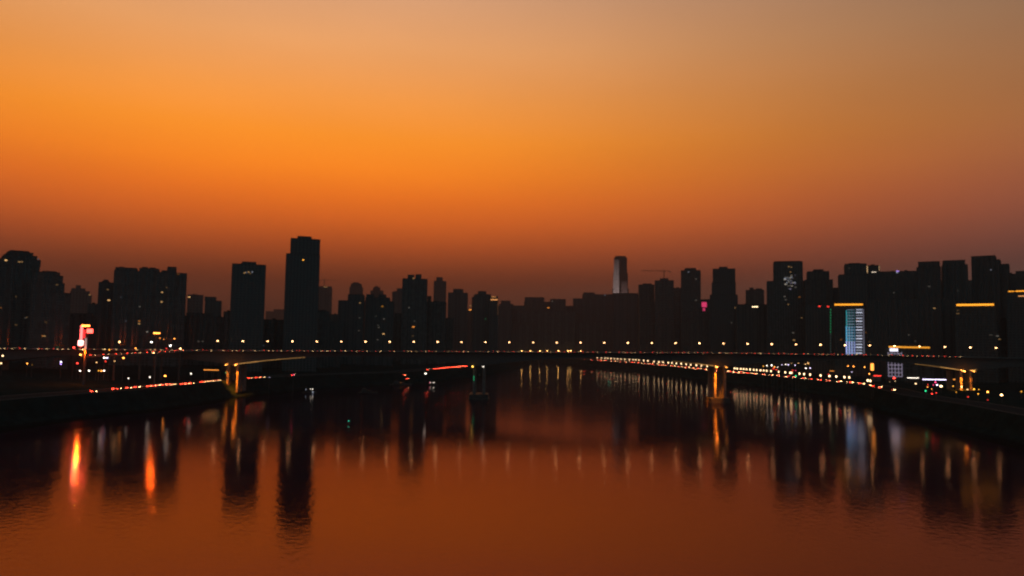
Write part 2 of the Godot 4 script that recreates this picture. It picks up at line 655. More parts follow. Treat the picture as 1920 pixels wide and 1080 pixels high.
	for s in [[-283, -262, 0.9], [-262, -240, 0.55], [-240, -214, 0.4], [192, 211, 0.8], [168, 192, 0.22], [446, 467, 1.0], [420, 446, 0.3], [477, 484, 1.0]]:
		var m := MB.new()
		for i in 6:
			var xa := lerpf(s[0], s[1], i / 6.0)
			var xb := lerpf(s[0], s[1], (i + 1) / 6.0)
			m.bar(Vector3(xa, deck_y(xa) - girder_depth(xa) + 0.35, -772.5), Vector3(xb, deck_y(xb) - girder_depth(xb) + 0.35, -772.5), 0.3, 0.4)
		put("painted_edge_light", m, glow(1.0, 0.5, 0.14, 1.0 * s[2]), root)
	for q in [[-38.0, 3], [-294.6, 1]]:               # green navigation lamps on the legs
		for i in q[1]:
			var m := MB.new()
			m.box(Vector3(q[0], 24.0 - i * 1.7, -769.6), Vector3(0.9, 0.9, 0.5))
			put("navigation_light", m, tint("green", 0.2), root)
	var yl := MB.new()
	yl.ball(Vector3(-39.5, deck_y(-39.5) - 14.6, -769.5), Vector3(0.9, 0.7, 0.9))
	put("pier_lamp", yl, glow(1.0, 0.55, 0.08, 5.0), root)


const ORDER := ["first", "second", "third", "fourth", "fifth", "sixth", "seventh", "eighth", "ninth", "tenth", "eleventh", "twelfth", "thirteenth", "fourteenth", "fifteenth", "sixteenth", "seventeenth", "eighteenth", "nineteenth"]


func nth(i: int) -> String:
	if i < 19:
		return ORDER[i]
	var tens: String = ["", "twenty", "thirty", "forty", "fifty", "sixty"][(i + 1) / 10 - 1]
	if (i + 1) % 10 == 0:
		return tens.trim_suffix("y") + "ieth"
	return tens + "-" + ORDER[(i + 1) % 10 - 1]


func street_lamp(label: String, at: Vector3, high: float, arm: float, material: Material, size: Vector3, energy: float, color: Color, group: String, round_head := false) -> void:
	var root := thing("street_lamp", label, "street lamp", at, 0.0, group)
	var p := MB.new()
	p.tube(Vector3.ZERO, Vector3(0, high, 0), 0.16, 0.09, 6)
	p.tube(Vector3.ZERO, Vector3(0, 0.6, 0), 0.28, 0.24, 6)
	if arm > 0.0:
		p.bar(Vector3(0, high, 0), Vector3(0, high + 0.35, -arm), 0.12, 0.12)
	put("pole", p, M.dark_metal, root)
	var h := MB.new()
	var c := Vector3(0, high + (size.y * 0.5 if round_head else 0.35 - size.y * 0.5), -arm)
	if round_head:
		h.ball(c, size * 0.5)
	else:
		h.box(c, size)
	put("lamp_head", h, material, root)
	if energy > 0.0:
		omni("lamp_glow", at + c + Vector3(0, -size.y * 0.5 - 0.35, 0), energy, color, 45.0)


var bridge_lamp_x := []


func make_bridge_lamps() -> void:
	var px := 407.0
	for i in 33:
		var p := P(px, 640.0, 770.4)
		bridge_lamp_x.append(p.x)
		var at := Vector3(p.x, deck_y(p.x), -770.4)
		var place := "%s street lamp from the left on the bridge deck, white light on a tall pole" % nth(i)
		var k := 1.0 + 0.25 * sin(i * 2.3)
		street_lamp(place, at, 10.6, 1.6, glow(1.0, 0.5, 0.2, 13.0 * k), Vector3(1.25, 0.65, 1.25), 4.0, Color(1.0, 0.68, 0.4), "street lamps along the bridge")
		px += 44.6 + 0.0125 * (i - 14) * (i - 14)


# ------------------------------------------------------------------ cars
func make_car(paint: Material, bright: float) -> Node3D:
	var root := thing("car", "", "car", Vector3.ZERO)
	var b := MB.new()
	var side := [[-2.25, 0.35], [-2.3, 0.8], [-2.1, 0.98], [-1.6, 1.03], [-1.0, 1.45], [0.35, 1.48], [1.05, 1.0], [2.0, 0.86], [2.25, 0.65], [2.25, 0.35]]
	for i in side.size() - 1:
		var w0: float = 0.72 if side[i][1] > 1.2 else 0.88
		var w1: float = 0.72 if side[i + 1][1] > 1.2 else 0.88
		b.quad(Vector3(w0, side[i][1], side[i][0]), Vector3(-w0, side[i][1], side[i][0]), Vector3(-w1, side[i + 1][1], side[i + 1][0]), Vector3(w1, side[i + 1][1], side[i + 1][0]))
		for s in [-1.0, 1.0]:
			var q := [Vector3(s * w0, side[i][1], side[i][0]), Vector3(s * w1, side[i + 1][1], side[i + 1][0]), Vector3(s * 0.88, 0.35, side[i + 1][0]), Vector3(s * 0.88, 0.35, side[i][0])]
			if s > 0.0:
				b.quad(q[0], q[1], q[2], q[3])
			else:
				b.quad(q[3], q[2], q[1], q[0])
	put("body", b, paint, root)
	var wh := MB.new()
	for z in [-1.4, 1.4]:
		for s in [-0.8, 0.8]:
			wh.tube(Vector3(s - 0.11, 0.33, z), Vector3(s + 0.11, 0.33, z), 0.33, 0.33, 8)
	put("wheels", wh, M.dark_metal, root)
	for s in [-1.0, 1.0]:
		var h := MB.new()
		h.box(Vector3(s * 0.7, 0.72, 2.12), Vector3(0.46, 0.24, 0.34))
		put("headlight", h, glow(1.0, 0.62, 0.26, 16.0 * bright), root)
		var t := MB.new()
		t.box(Vector3(s * 0.7, 0.85, -2.18), Vector3(0.46, 0.26, 0.3))
		put("tail_light", t, glow(1.0, 0.045, 0.02, 16.0 * bright), root)
	return root


func make_cars() -> void:
	var bridge_cars := []
	var bank_cars := []
	for i in 4:
		bridge_cars.append(make_car(M.car[i], 0.27))
		bank_cars.append(make_car(M.car[i], 2.4))
	var fresh := {}
	var tally := {}
	var place := func(proto: Node3D, label: String, group: String, at: Vector3, turn: float) -> void:
		var c := proto
		if fresh.has(proto):
			c = dup(proto, "car", label, at, turn)
		else:
			fresh[proto] = true
			c.position = at
			c.rotation.y = turn
			c.set_meta("label", label)
		c.set_meta("group", group)
	# the bridge: near carriageway runs right, far one left; stop-and-go gaps
	for lane in [[-772.6, 0, 8.0, 15.0], [-776.3, 0, 18.0, 40.0], [-790.0, 1, 20.0, 46.0]]:
		var x := -600.0 + rng.randf() * 6.0
		while x < 470.0:
			var k := 0
			while k < bridge_lamp_x.size() and bridge_lamp_x[k] < x:
				k += 1
			var where := "past the last bridge lamp" if k >= 33 else ("left of the first bridge lamp" if k == 0 else "between the %s and %s bridge lamps" % [nth(k - 1), nth(k)])
			var which := "in the near lane" if lane[0] > -774.0 else ("in the second lane" if lane[1] == 0 else "on the far carriageway")
			var turn := (PI / 2 if lane[1] == 0 else -PI / 2) + rng.randf_range(-0.06, 0.06)
			var spot_name := "%s %s" % [which, where]
			tally[spot_name] = tally.get(spot_name, -1) + 1
			place.call(bridge_cars[rng.randi_range(0, 3)], "%s car %s" % [nth(tally[spot_name]), spot_name], "cars crossing the bridge", Vector3(x, deck_y(x) + 0.02, lane[0]), turn)
			x += rng.randf_range(lane[2], lane[3])
	# the road along the right bank: two lanes away (red), two lanes towards us (yellow)
	for lane in [[22.0, false, 1095.0, 1660.0], [26.5, true, 1125.0, 1690.0]]:
		var px: float = lane[2] + rng.randf() * 6.0
		var count := -1
		while px < lane[3]:
			var p := road_at(px, true, lane[0])
			var q := road_at(px + 4.0, true, lane[0])
			var d := q - p
			if d.length() < 0.5:
				px += 6.0
				continue
			var toward := atan2(d.x, d.z)
			var turn: float = toward if lane[1] else toward + PI
			count += 1
			var n := 0
			while n < GLOBES.size() - 1 and GLOBES[n] < px:
				n += 1
			place.call(bank_cars[rng.randi_range(0, 3)], "%s on the right riverside road by the %s globe lamp, %s in line" % ["yellow-lit oncoming car" if lane[1] else "red-lit departing car", nth(n), nth(count)], "cars on the right riverside road", p + Vector3(0, 0.03, 0), turn)
			px += rng.randf_range(6.0, 14.0) * (1.0 + maxf(px - 1330.0, 0.0) / 330.0)
	# the road along the left bank: tail lights of a queue, thinning towards us
	var seq := -1
	for q in [[175, 733.5], [215, 729], [222, 728.5], [241, 727], [256, 725.5], [259, 725], [279, 724], [287, 723], [294, 722.5], [296, 722], [307, 721.5], [315, 721], [321, 720.5], [325, 720], [343, 719.5], [351, 719], [359, 718], [382, 716], [388, 715.5], [394, 715.5], [400, 715], [405, 714.5], [410, 714], [414, 713.5], [418, 713], [460, 711], [478, 709], [490, 708], [504, 707.5], [550, 703], [759, 697], [765, 697], [802, 693]]:
		var p := on_level(q[0], q[1], 16.3)
		p.x = minf(p.x, left_shore(-p.z) - 19.0) if q[0] < 700 else p.x
		p.y = ground(p.x, -p.z) + 0.03
		var e := on_level(q[0] + 12.0, q[1] - 1.1, 16.3)
		var d := e - p
		var turn := atan2(d.x, d.z) + rng.randf_range(-0.05, 0.05)
		seq += 1
		place.call(bank_cars[rng.randi_range(0, 3)], "red-lit car on the left riverside road, %s in its line from the left" % nth(seq), "cars on the left riverside road", p, turn)
	var px := 816.0
	while px < 880.0:                                  # the bright red jam on the left bank beyond the bridge
		var p := road_at(px, false, 24.0) + Vector3(0, 0.03, 0)
		place.call(bank_cars[rng.randi_range(0, 3)], "car in the bright red jam on the left bank, %s from its left end" % nth(int((px - 816.0) / 3.2 + 0.5)), "cars in the red jam", p, PI + 0.3)
		px += 3.2


# ------------------------------------------------------------------ small lights on the banks
func bank_lamp(px: float, py: float, high: float, code: String, size: float, label: String, energy := 1.0, light := 0.0) -> void:
	var below := py - (640.0 + 0.015 * (px - 960.0))      # how far under the horizon it shows
	var at := Vector3.ZERO
	var reach := 720.0 if px < 960.0 else 1000.0
	if below < 30.0 and px > 215.0 and px < 350.0:         # these stand on the approach to the bridge
		var lamp := P(px, py, 786.0)
		at = Vector3(lamp.x, deck_y(lamp.x), -786.0)
		high = maxf(lamp.y - at.y - size * 0.4, 1.6)
	else:
		at = on_ground(px, py, high + size * 0.5) if below > 20.0 else Vector3(0, 0, -9999)
		if -at.z > reach:
			var lamp := P(px, py, reach)
			at = Vector3(lamp.x, ground(lamp.x, reach), -reach)
			high = maxf(lamp.y - at.y - size * 0.4, 3.0)
	street_lamp(label, at, high, 0.0, tint(code, energy), Vector3(size, size * 0.75, size), light, Color(1.0, 0.7, 0.4), "lamps on the banks", true)


# a low building or canopy whose fascia is lit
func lit_shop(called: String, category: String, label: String, x0: float, x1: float, py: float, high: float, code: String, energy: float, open_sided := false) -> void:
	var c := on_ground((x0 + x1) * 0.5, py, high)
	var d := -c.z
	var a := P(x0, py, d)
	var b := P(x1, py, d)
	var wide := maxf(b.x - a.x, 2.0)
	var top := (a.y + b.y) * 0.5 - c.y
	var root := thing(called, label, category, c, 0.0)
	var tilt := (b.y - a.y) / wide
	var deep := clampf(wide * 0.5, 4.0, 12.0)
	var m := MB.new()
	if open_sided:
		for sx in [-0.45, 0.0, 0.45]:
			for z in [-0.2, -0.8]:
				m.tube(Vector3(sx * wide, -0.5, z * deep), Vector3(sx * wide, top - 0.4, z * deep), 0.2, 0.2, 6)
		put("column", m, M.metal, root)
	else:
		m.box(Vector3(0, top * 0.5 - 0.7, -deep * 0.5), Vector3(wide * 0.96, top - 0.4, deep * 0.96))
		put("wall", m, M.concrete, root)
		var w := MB.new()
		for i in maxi(2, int(wide / 3.0)):
			w.box(Vector3(lerpf(-0.42, 0.42, (i + 0.5) / maxi(2, int(wide / 3.0))) * wide, top * 0.4, -deep * 0.02 + 0.02), Vector3(1.6, top * 0.4, 0.1))
		put("shop_window", w, M.pane, root)
	var r := MB.new()
	r.box(Vector3(0, top + 0.45, -deep * 0.5), Vector3(wide + 0.6, 0.3, deep + 0.6))
	put("roof", r, M.roofing, root)
	var f := MB.new()
	f.box(Vector3(0, top - 0.1, 0.15), Vector3(wide, 0.75, 0.4))
	put("fascia_light", f, tint(code, energy), root)


func sign_board(label: String, x0: float, x1: float, y0: float, y1: float, depth: float, code: String, energy: float) -> void:
	var a := P(x0, y0, depth)
	var b := P(x1, y1, depth)
	var g := ground((a.x + b.x) * 0.5, depth)
	var root := thing("lit_sign", label, "sign", Vector3((a.x + b.x) * 0.5, g, -depth))
	var p := MB.new()
	for s in [-0.3, 0.3]:
		p.tube(Vector3(s * (b.x - a.x), -0.5, 0), Vector3(s * (b.x - a.x), a.y - g, 0), 0.2, 0.2, 6)
	put("post", p, M.dark_metal, root)
	var f := MB.new()
	f.box(Vector3(0, (a.y + b.y) * 0.5 - g, 0.25), Vector3(absf(b.x - a.x) + 0.5, absf(a.y - b.y) + 0.5, 0.3))
	put("frame", f, M.dark_metal, root)
	var m := MB.new()
	m.box(Vector3(0, (a.y + b.y) * 0.5 - g, 0.5), Vector3(absf(b.x - a.x), absf(a.y - b.y), 0.3))
	put("sign_panel", m, tint(code, energy), root)


func boat(label: String, px: float, py: float, long: float, turn: float, lights: Array) -> void:
	var at := on_level(px, py, 0.0)
	var root := thing("river_boat", label, "boat", at, turn)
	var m := MB.new()
	var wide := long * 0.22
	var prev := []
	for i in 11:
		var t := i / 10.0
		var w := wide * 0.5 * clampf(minf(1.0, sin(PI * clampf(t * 0.62 + 0.36, 0, 1)) * 1.15), 0.04, 1.0)
		var x := (t - 0.5) * long
		var sheer := 1.3 + 0.9 * t * t
		var ring := [Vector3(x, sheer, w), Vector3(x, -0.4, w * 0.7), Vector3(x, -0.4, -w * 0.7), Vector3(x, sheer, -w)]
		if i > 0:
			for k in 4:
				m.quad(prev[k], ring[k], ring[(k + 1) % 4], prev[(k + 1) % 4])
		else:
			m.quad(ring[0], ring[1], ring[2], ring[3])
		prev = ring
	put("hull", m, M.hull, root)
	var c := MB.new()
	c.box(Vector3(-long * 0.1, 2.4, 0), Vector3(long * 0.5, 2.4, wide * 0.7))
	c.box(Vector3(-long * 0.2, 4.5, 0), Vector3(long * 0.2, 1.8, wide * 0.5))
	put("cabin", c, M.hull, root)
	var w := MB.new()
	for i in 5:
		w.box(Vector3(long * (-0.3 + 0.1 * i), 2.6, wide * 0.35 + 0.02), Vector3(long * 0.06, 0.8, 0.08))
	put("cabin_window", w, M.pane, root)
	var ma := MB.new()
	ma.tube(Vector3(-long * 0.2, 5.3, 0), Vector3(-long * 0.2, 8.0, 0), 0.1, 0.06, 6)
	put("mast", ma, M.metal, root)
	for l in lights:
		var q := MB.new()
		q.ball(Vector3(l[0], l[1], wide * 0.4 + 0.3), Vector3.ONE * 0.42, 5, 8)
		put("deck_light", q, tint(l[2], l[3]), root)


func buoy(label: String, px: float, py: float) -> void:
	var at := on_level(px, py + 2.0, 0.0)
	var root := thing("channel_buoy", label, "buoy", at)
	var m := MB.new()
	m.tube(Vector3(0, -0.5, 0), Vector3(0, 0.6, 0), 0.9, 0.9, 10)
	m.tube(Vector3(0, 0.6, 0), Vector3(0, 2.0, 0), 0.7, 0.15, 8)
	put("float", m, M.dark_metal, root)
	var l := MB.new()
	l.ball(Vector3(0, 2.2, 0), Vector3.ONE * 0.33, 5, 8)
	put("lamp", l, glow(0.03, 0.85, 0.5, 2.0), root)


func make_sky() -> PanoramaSkyMaterial:
	var w := 720
	var h := 360
	var im := Image.create(w, h, false, Image.FORMAT_RGBF)
	var g := Gradient.new()
	var offs := PackedFloat32Array()
	var cols := PackedColorArray()
	for k in [[0, 98, 47, 30], [4, 116, 55, 32], [5.2, 142, 66, 34], [7, 188, 85, 36], [9.1, 228, 106, 35], [10.8, 245, 120, 33], [12.7, 255, 136, 34], [15.1, 253, 147, 42], [17.9, 246, 154, 70], [21.7, 232, 160, 100], [25.4, 214, 157, 116], [34, 150, 122, 106], [50, 74, 80, 88], [90, 44, 56, 66]]:
		offs.append(k[0] / 90.0)
		cols.append(Color(k[1] / 255.0, k[2] / 255.0, k[3] / 255.0).srgb_to_linear() * SKY_GAIN)
	g.offsets = offs
	g.colors = cols
	var low := Color8(60, 106, 116).srgb_to_linear()
	var high := Color8(52, 84, 95).srgb_to_linear()
	var smog := FastNoiseLite.new()                       # faint level layers of smog
	smog.seed = 5
	smog.frequency = 1.0
	smog.fractal_octaves = 3
	for y in h:
		var el := 90.0 - (y + 0.5) / h * 180.0
		var here := g.sample(maxf(el, 0.0) / 90.0)
		for x in w:
			var c := Color(0.008, 0.01, 0.011)
			if el > 0.0:
				var az := (x + 0.5) / w * 360.0
				var da := wrapf(az + 14.0, -180.0, 180.0)
				da *= 0.8 if da < 0.0 else 1.12     # the glow reaches farther to the left
				var k := lerpf(exp(-da * da / (2.0 * 29.0 * 29.0)), 1.0, clampf((el - 35.0) / 55.0, 0.0, 1.0))
				var wide := maxf(k, exp(-da * da / (2.0 * 72.0 * 72.0)))   # the brown flank of the glow
				c = low.lerp(high, el / 90.0) * (1.0 - wide) + here * (k + 0.33 * (wide - k))
				var turn := deg_to_rad(az)
				c *= 1.0 + 0.045 * smog.get_noise_3d(sin(turn) * 2.2, cos(turn) * 2.2, el * 0.16)
			im.set_pixel(x, y, c)
	var m := PanoramaSkyMaterial.new()
	m.panorama = ImageTexture.create_from_image(im)
	return m


const SKY_GAIN := 1.08


func _ready() -> void:
	rng.seed = 20
	cam = Camera3D.new()
	cam.name = "camera"
	cam.position = Vector3(0, UPY, 0)
	cam.rotation = Vector3(deg_to_rad(4.12), 0, 0.015)
	var lens := CameraAttributesPhysical.new()            # 31 mm lens, focused close: the far shore is a little soft
	lens.frustum_focal_length = 30.822
	lens.frustum_near = 0.5
	lens.frustum_far = 60000.0
	lens.frustum_focus_distance = 7.0
	lens.exposure_aperture = 1.8
	cam.attributes = lens
	add_child(cam)
	cam.current = true
	var e := Environment.new()
	e.background_mode = Environment.BG_SKY
	e.sky = Sky.new()
	e.sky.sky_material = make_sky()
	e.tonemap_mode = Environment.TONE_MAPPER_LINEAR
	e.tonemap_exposure = 1.0
	e.fog_enabled = true
	e.fog_density = 0.00005
	e.fog_light_color = Color(0.92, 0.84, 0.8)
	e.volumetric_fog_enabled = true
	e.volumetric_fog_density = 0.0
	e.sdfgi_enabled = true
	e.ssao_enabled = true
	e.ssil_enabled = true
	var we := WorldEnvironment.new()
	we.name = "world_environment"
	we.environment = e
	add_child(we)
	make_materials()
	setting()
	make_bridge()
	skyline_left()
	skyline_middle()
	skyline_right()
	make_bridge_lamps()
	make_cars()
	left_bank_things()
	right_bank_things()
	river_things()
	var dusk := FogVolume.new()                           # the dusk haze over the whole basin
	dusk.name = "haze_layer"
	dusk.shape = RenderingServer.FOG_VOLUME_SHAPE_BOX
	dusk.size = Vector3(24000, 520, 11300)
	dusk.position = Vector3(0, 255, -7050)
	var fm := FogMaterial.new()
	fm.density = 0.00013
	fm.albedo = Color(0.95, 0.55, 0.38)
	dusk.material = fm
	dusk.set_meta("kind", "stuff")
	add_child(dusk)


func setting() -> void:
	var water := MB.new()
	var left := []
	var right := []
	var d := -400.0
	var rows := []
	while d <= 2200.5:
		rows.append(d)
		d += 20.0
	water.quad(Vector3(-480, 0, -2300), Vector3(480, 0, -2300), Vector3(480, 0, 400), Vector3(-480, 0, 400))
	structure("river_water", water, M.water)
	var bed := MB.new()
	bed.quad(Vector3(-480, -5.2, -2300), Vector3(480, -5.2, -2300), Vector3(480, -5.2, 400), Vector3(-480, -5.2, 400))
	structure("river_bed", bed, M.blue_bed)
	var steps := [-14.0, -4.0, 0.0, 3.0, 6.0, 8.0, 10.5, 13.0, 14.0, 50.0, 53.0, 130.0, 300.0, 900.0, 2500.0, 9000.0]
	for side in [[true, "left_bank"], [false, "right_bank"]]:
		var m := MB.new()
		var road := MB.new()
		var kerb := MB.new()
		for i in rows.size() - 1:
			for k in steps.size() - 1:
				var q := []
				for ik in [[i + 1, k], [i + 1, k + 1], [i, k + 1], [i, k]]:
					var dd: float = rows[ik[0]]
					var s: float = steps[ik[1]]
					var wob := 0.9 * sin(dd * 0.21 + s) * clampf(1.0 - absf(s - 5.0) / 8.0, 0.0, 1.0)
					q.append(Vector3(left_shore(dd) - s + wob if side[0] else right_shore(dd) + s - wob, bank_height(s), -dd))
				if side[0]:
					m.quad(q[1], q[0], q[3], q[2])
				else:
					m.quad(q[0], q[1], q[2], q[3])
			var r := []
			for ik in [[i + 1, 18.0], [i + 1, 46.0], [i, 46.0], [i, 18.0]]:
				var dd: float = rows[ik[0]]
				r.append(Vector3(left_shore(dd) - ik[1] if side[0] else right_shore(dd) + ik[1], ROAD + 0.008, -dd))
			if side[0]:
				road.quad(r[1], r[0], r[3], r[2])
			else:
				road.quad(r[0], r[1], r[2], r[3])
			for s in [17.6, 46.4]:
				var a := Vector3(left_shore(rows[i]) - s if side[0] else right_shore(rows[i]) + s, ROAD + 0.06, -rows[i])
				var b := Vector3(left_shore(rows[i + 1]) - s if side[0] else right_shore(rows[i + 1]) + s, ROAD + 0.06, -rows[i + 1])
				kerb.bar(a, b, 0.4, 0.26)
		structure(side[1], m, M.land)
		structure("riverside_road", road, M.asphalt)
		structure("kerb", kerb, M.concrete)
	var far := MB.new()
	var fr := [2200.0, 2260.0, 2450.0, 2900.0, 4200.0, 7000.0, 12500.0]
	for i in fr.size() - 1:
		for k in 12:
			var xa := -12000.0 + k * 2000.0
			var ya := bank_height(16.0 + fr[i] - 2200.0)
			var yb := bank_height(16.0 + fr[i + 1] - 2200.0)
			far.quad(Vector3(xa, yb, -fr[i + 1]), Vector3(xa + 2000, yb, -fr[i + 1]), Vector3(xa + 2000, ya, -fr[i]), Vector3(xa, ya, -fr[i]))
	far.quad(Vector3(-60, ROAD, -2200), Vector3(250, ROAD, -2200), Vector3(250, -4, -2186), Vector3(-60, -4, -2186))
	structure("far_shore_ground", far, M.land)


func skyline_left() -> void:
	tower("dark apartment tower with a stepped dome roof at the left edge of the skyline", 900, [[-70, 78, 497], [3, 78, 484, 497], [9, 72, 477, 484], [16, 64, 471, 477], [21, 57, 468, 471]], {"style": 0, "deep": 40, "called": "domed_tower",
		"lit": [[11, 488, "warm", 1.2, 0.8], [36, 491, "warm", 1.3, 0.3], [41, 491, "warm", 1.0, 0.25], [72, 486, "cold", 0.8, 0.15], [30, 556, "warm", 0.8, 0.12], [50, 595, "warm", 1, 0.12], [1, 577, "orange", 1, 0.2], [30, 609, "warm", 1.2, 0.12], [48, 596, "white", 1.2, 0.1]]})
	tower("dark round-shouldered tower standing right of the domed tower", 840, [[60, 133, 549], [60, 121, 531, 549], [62, 118, 517, 531], [66, 112, 511, 517], [80, 106, 509, 511]], {"style": 0,
		"lit": [[107, 534, "warm", 1.2, 0.15], [83, 630, "warm", 1.4, 0.35], [80, 630, "orange", 1, 0.3], [86, 604, "warm", 1.4, 0.1], [108, 651, "green", 1.3, 0.2], [59, 658, "white", 0.9, 0.1], [66, 658, "white", 0.9, 0.1]]})
	tower("hazy stepped tower with a round tank on its roof left of the red neon sign", 1900, [[134, 173, 553], [134, 168, 546, 553], [136, 160, 541, 546], [144, 152, 535, 541]], {"lit": [[168, 553, "warm", 1, 0.3]]})
	tower("low dark block behind the red neon sign", 1250, [[165, 190, 570]], {"style": 0})
	tower("narrow dark tower with a cap on its roof joined to the wide slab block", 985, [[186, 216, 530], [195, 203, 525, 530]], {"style": 0, "lit": [[202, 543, "warm", 1, 0.2], [204, 563, "warm", 1.4, 0.7], [216, 602, "cold", 0.8, 0.1]]})
	tower("wide dark residential slab with a row of roof turrets", 950, [[215, 352, 510], [218, 256, 504, 510], [262, 298, 504, 510], [304, 314, 506, 510], [315, 331, 499, 510], [224, 232, 502, 504], [266, 276, 501, 504], [281, 291, 501.5, 504]], {"style": 0, "deep": 24, "called": "residential_slab",
		"lit": [[304, 548, "warm", 1, 0.5], [303, 566, "warm", 1, 0.5], [261, 602, "orange", 1, 0.35], [261, 607, "warm", 1, 0.4], [236, 602, "cold", 0.8, 0.12], [262, 575, "white", 0.8, 0.15], [334, 514, "orange", 1.2, 0.12], [312, 539, "warm", 0.8, 0.12], [276, 622, "white", 0.9, 0.3], [235, 615, "white", 1, 0.06], [227, 557, "cold", 1, 0.08]]})
	tower("small hazy block with a thin mast right of the wide slab", 1750, [[353, 382, 553]], {"mast": 14.0, "lit": [[354.5, 557, "warm", 1.2, 0.7]]})
	tower("low stepped block left of the flat-topped dark tower", 1450, [[384, 415, 564], [384, 404, 557, 564]], {"style": 0})
	tower("low dark wing at the foot of the flat-topped tower", 960, [[420, 440, 585]], {"style": 1})
	tower("flat-topped dark tower, the second tallest on the left", 930, [[436, 499, 496], [455, 480, 491, 496]], {"style": 1, "called": "office_tower", "jitter": 0.03,
		"lit": [[458, 512, "warm", 0.9, 0.3], [462, 511, "cold", 0.8, 0.2], [466, 510, "warm", 0.9, 0.35], [473, 510, "cold", 0.9, 0.3], [469, 513, "warm", 0.7, 0.2], [460, 511, "warm", 0.7, 0.3]]})
	tower("tallest dark tower of the skyline with a stepped left shoulder", 975, [[537, 600, 477], [546, 600, 448, 477], [559, 584, 443, 448]], {"style": 1, "called": "office_tower", "jitter": 0.02, "lit": [[568.5, 487.5, "gold", 0.9, 1.6]]})
	tower("faint far block between the two tall dark towers", 3300, [[499, 514, 584], [514, 536, 580, 590], [499, 538, 590]], {"style": 0})
	tower("low dark block at the foot of the tallest tower", 1060, [[576, 617, 584], [582, 612, 581.5, 584]], {"style": 0})
	tower("hazy tower under construction below a crane", 2250, [[598, 624, 541], [600, 622, 537, 541]], {"style": 0, "lit": [[609, 538, "warm", 1.2, 0.35], [613, 538.5, "warm", 1, 0.25]]})
	crane("thin tower crane on the hazy tower right of the tallest tower", 608, 538, 525.5, 632, 599, 2255)
	tower("low dark building behind the left end of the bridge", 980, [[110, 222, 596], [130, 170, 588, 596]], {"style": 0, "called": "low_building"})
	tower("long low dark building below the wide slab block", 1000, [[322, 446, 594], [350, 400, 588, 594]], {"style": 0, "called": "low_building", "lit": [[372, 640, "white", 1, 0.1], [380, 640, "white", 1, 0.1], [290, 640, "warm", 1, 0.1]]})
	tower("long low dark building between the feet of the two tall towers", 1010, [[490, 552, 600]], {"style": 0, "called": "low_building", "lit": [[493, 648, "cold", 1.6, 0.1]]})
	tower("long low dark building right of the tallest tower", 1100, [[588, 640, 603]], {"style": 0, "called": "low_building"})


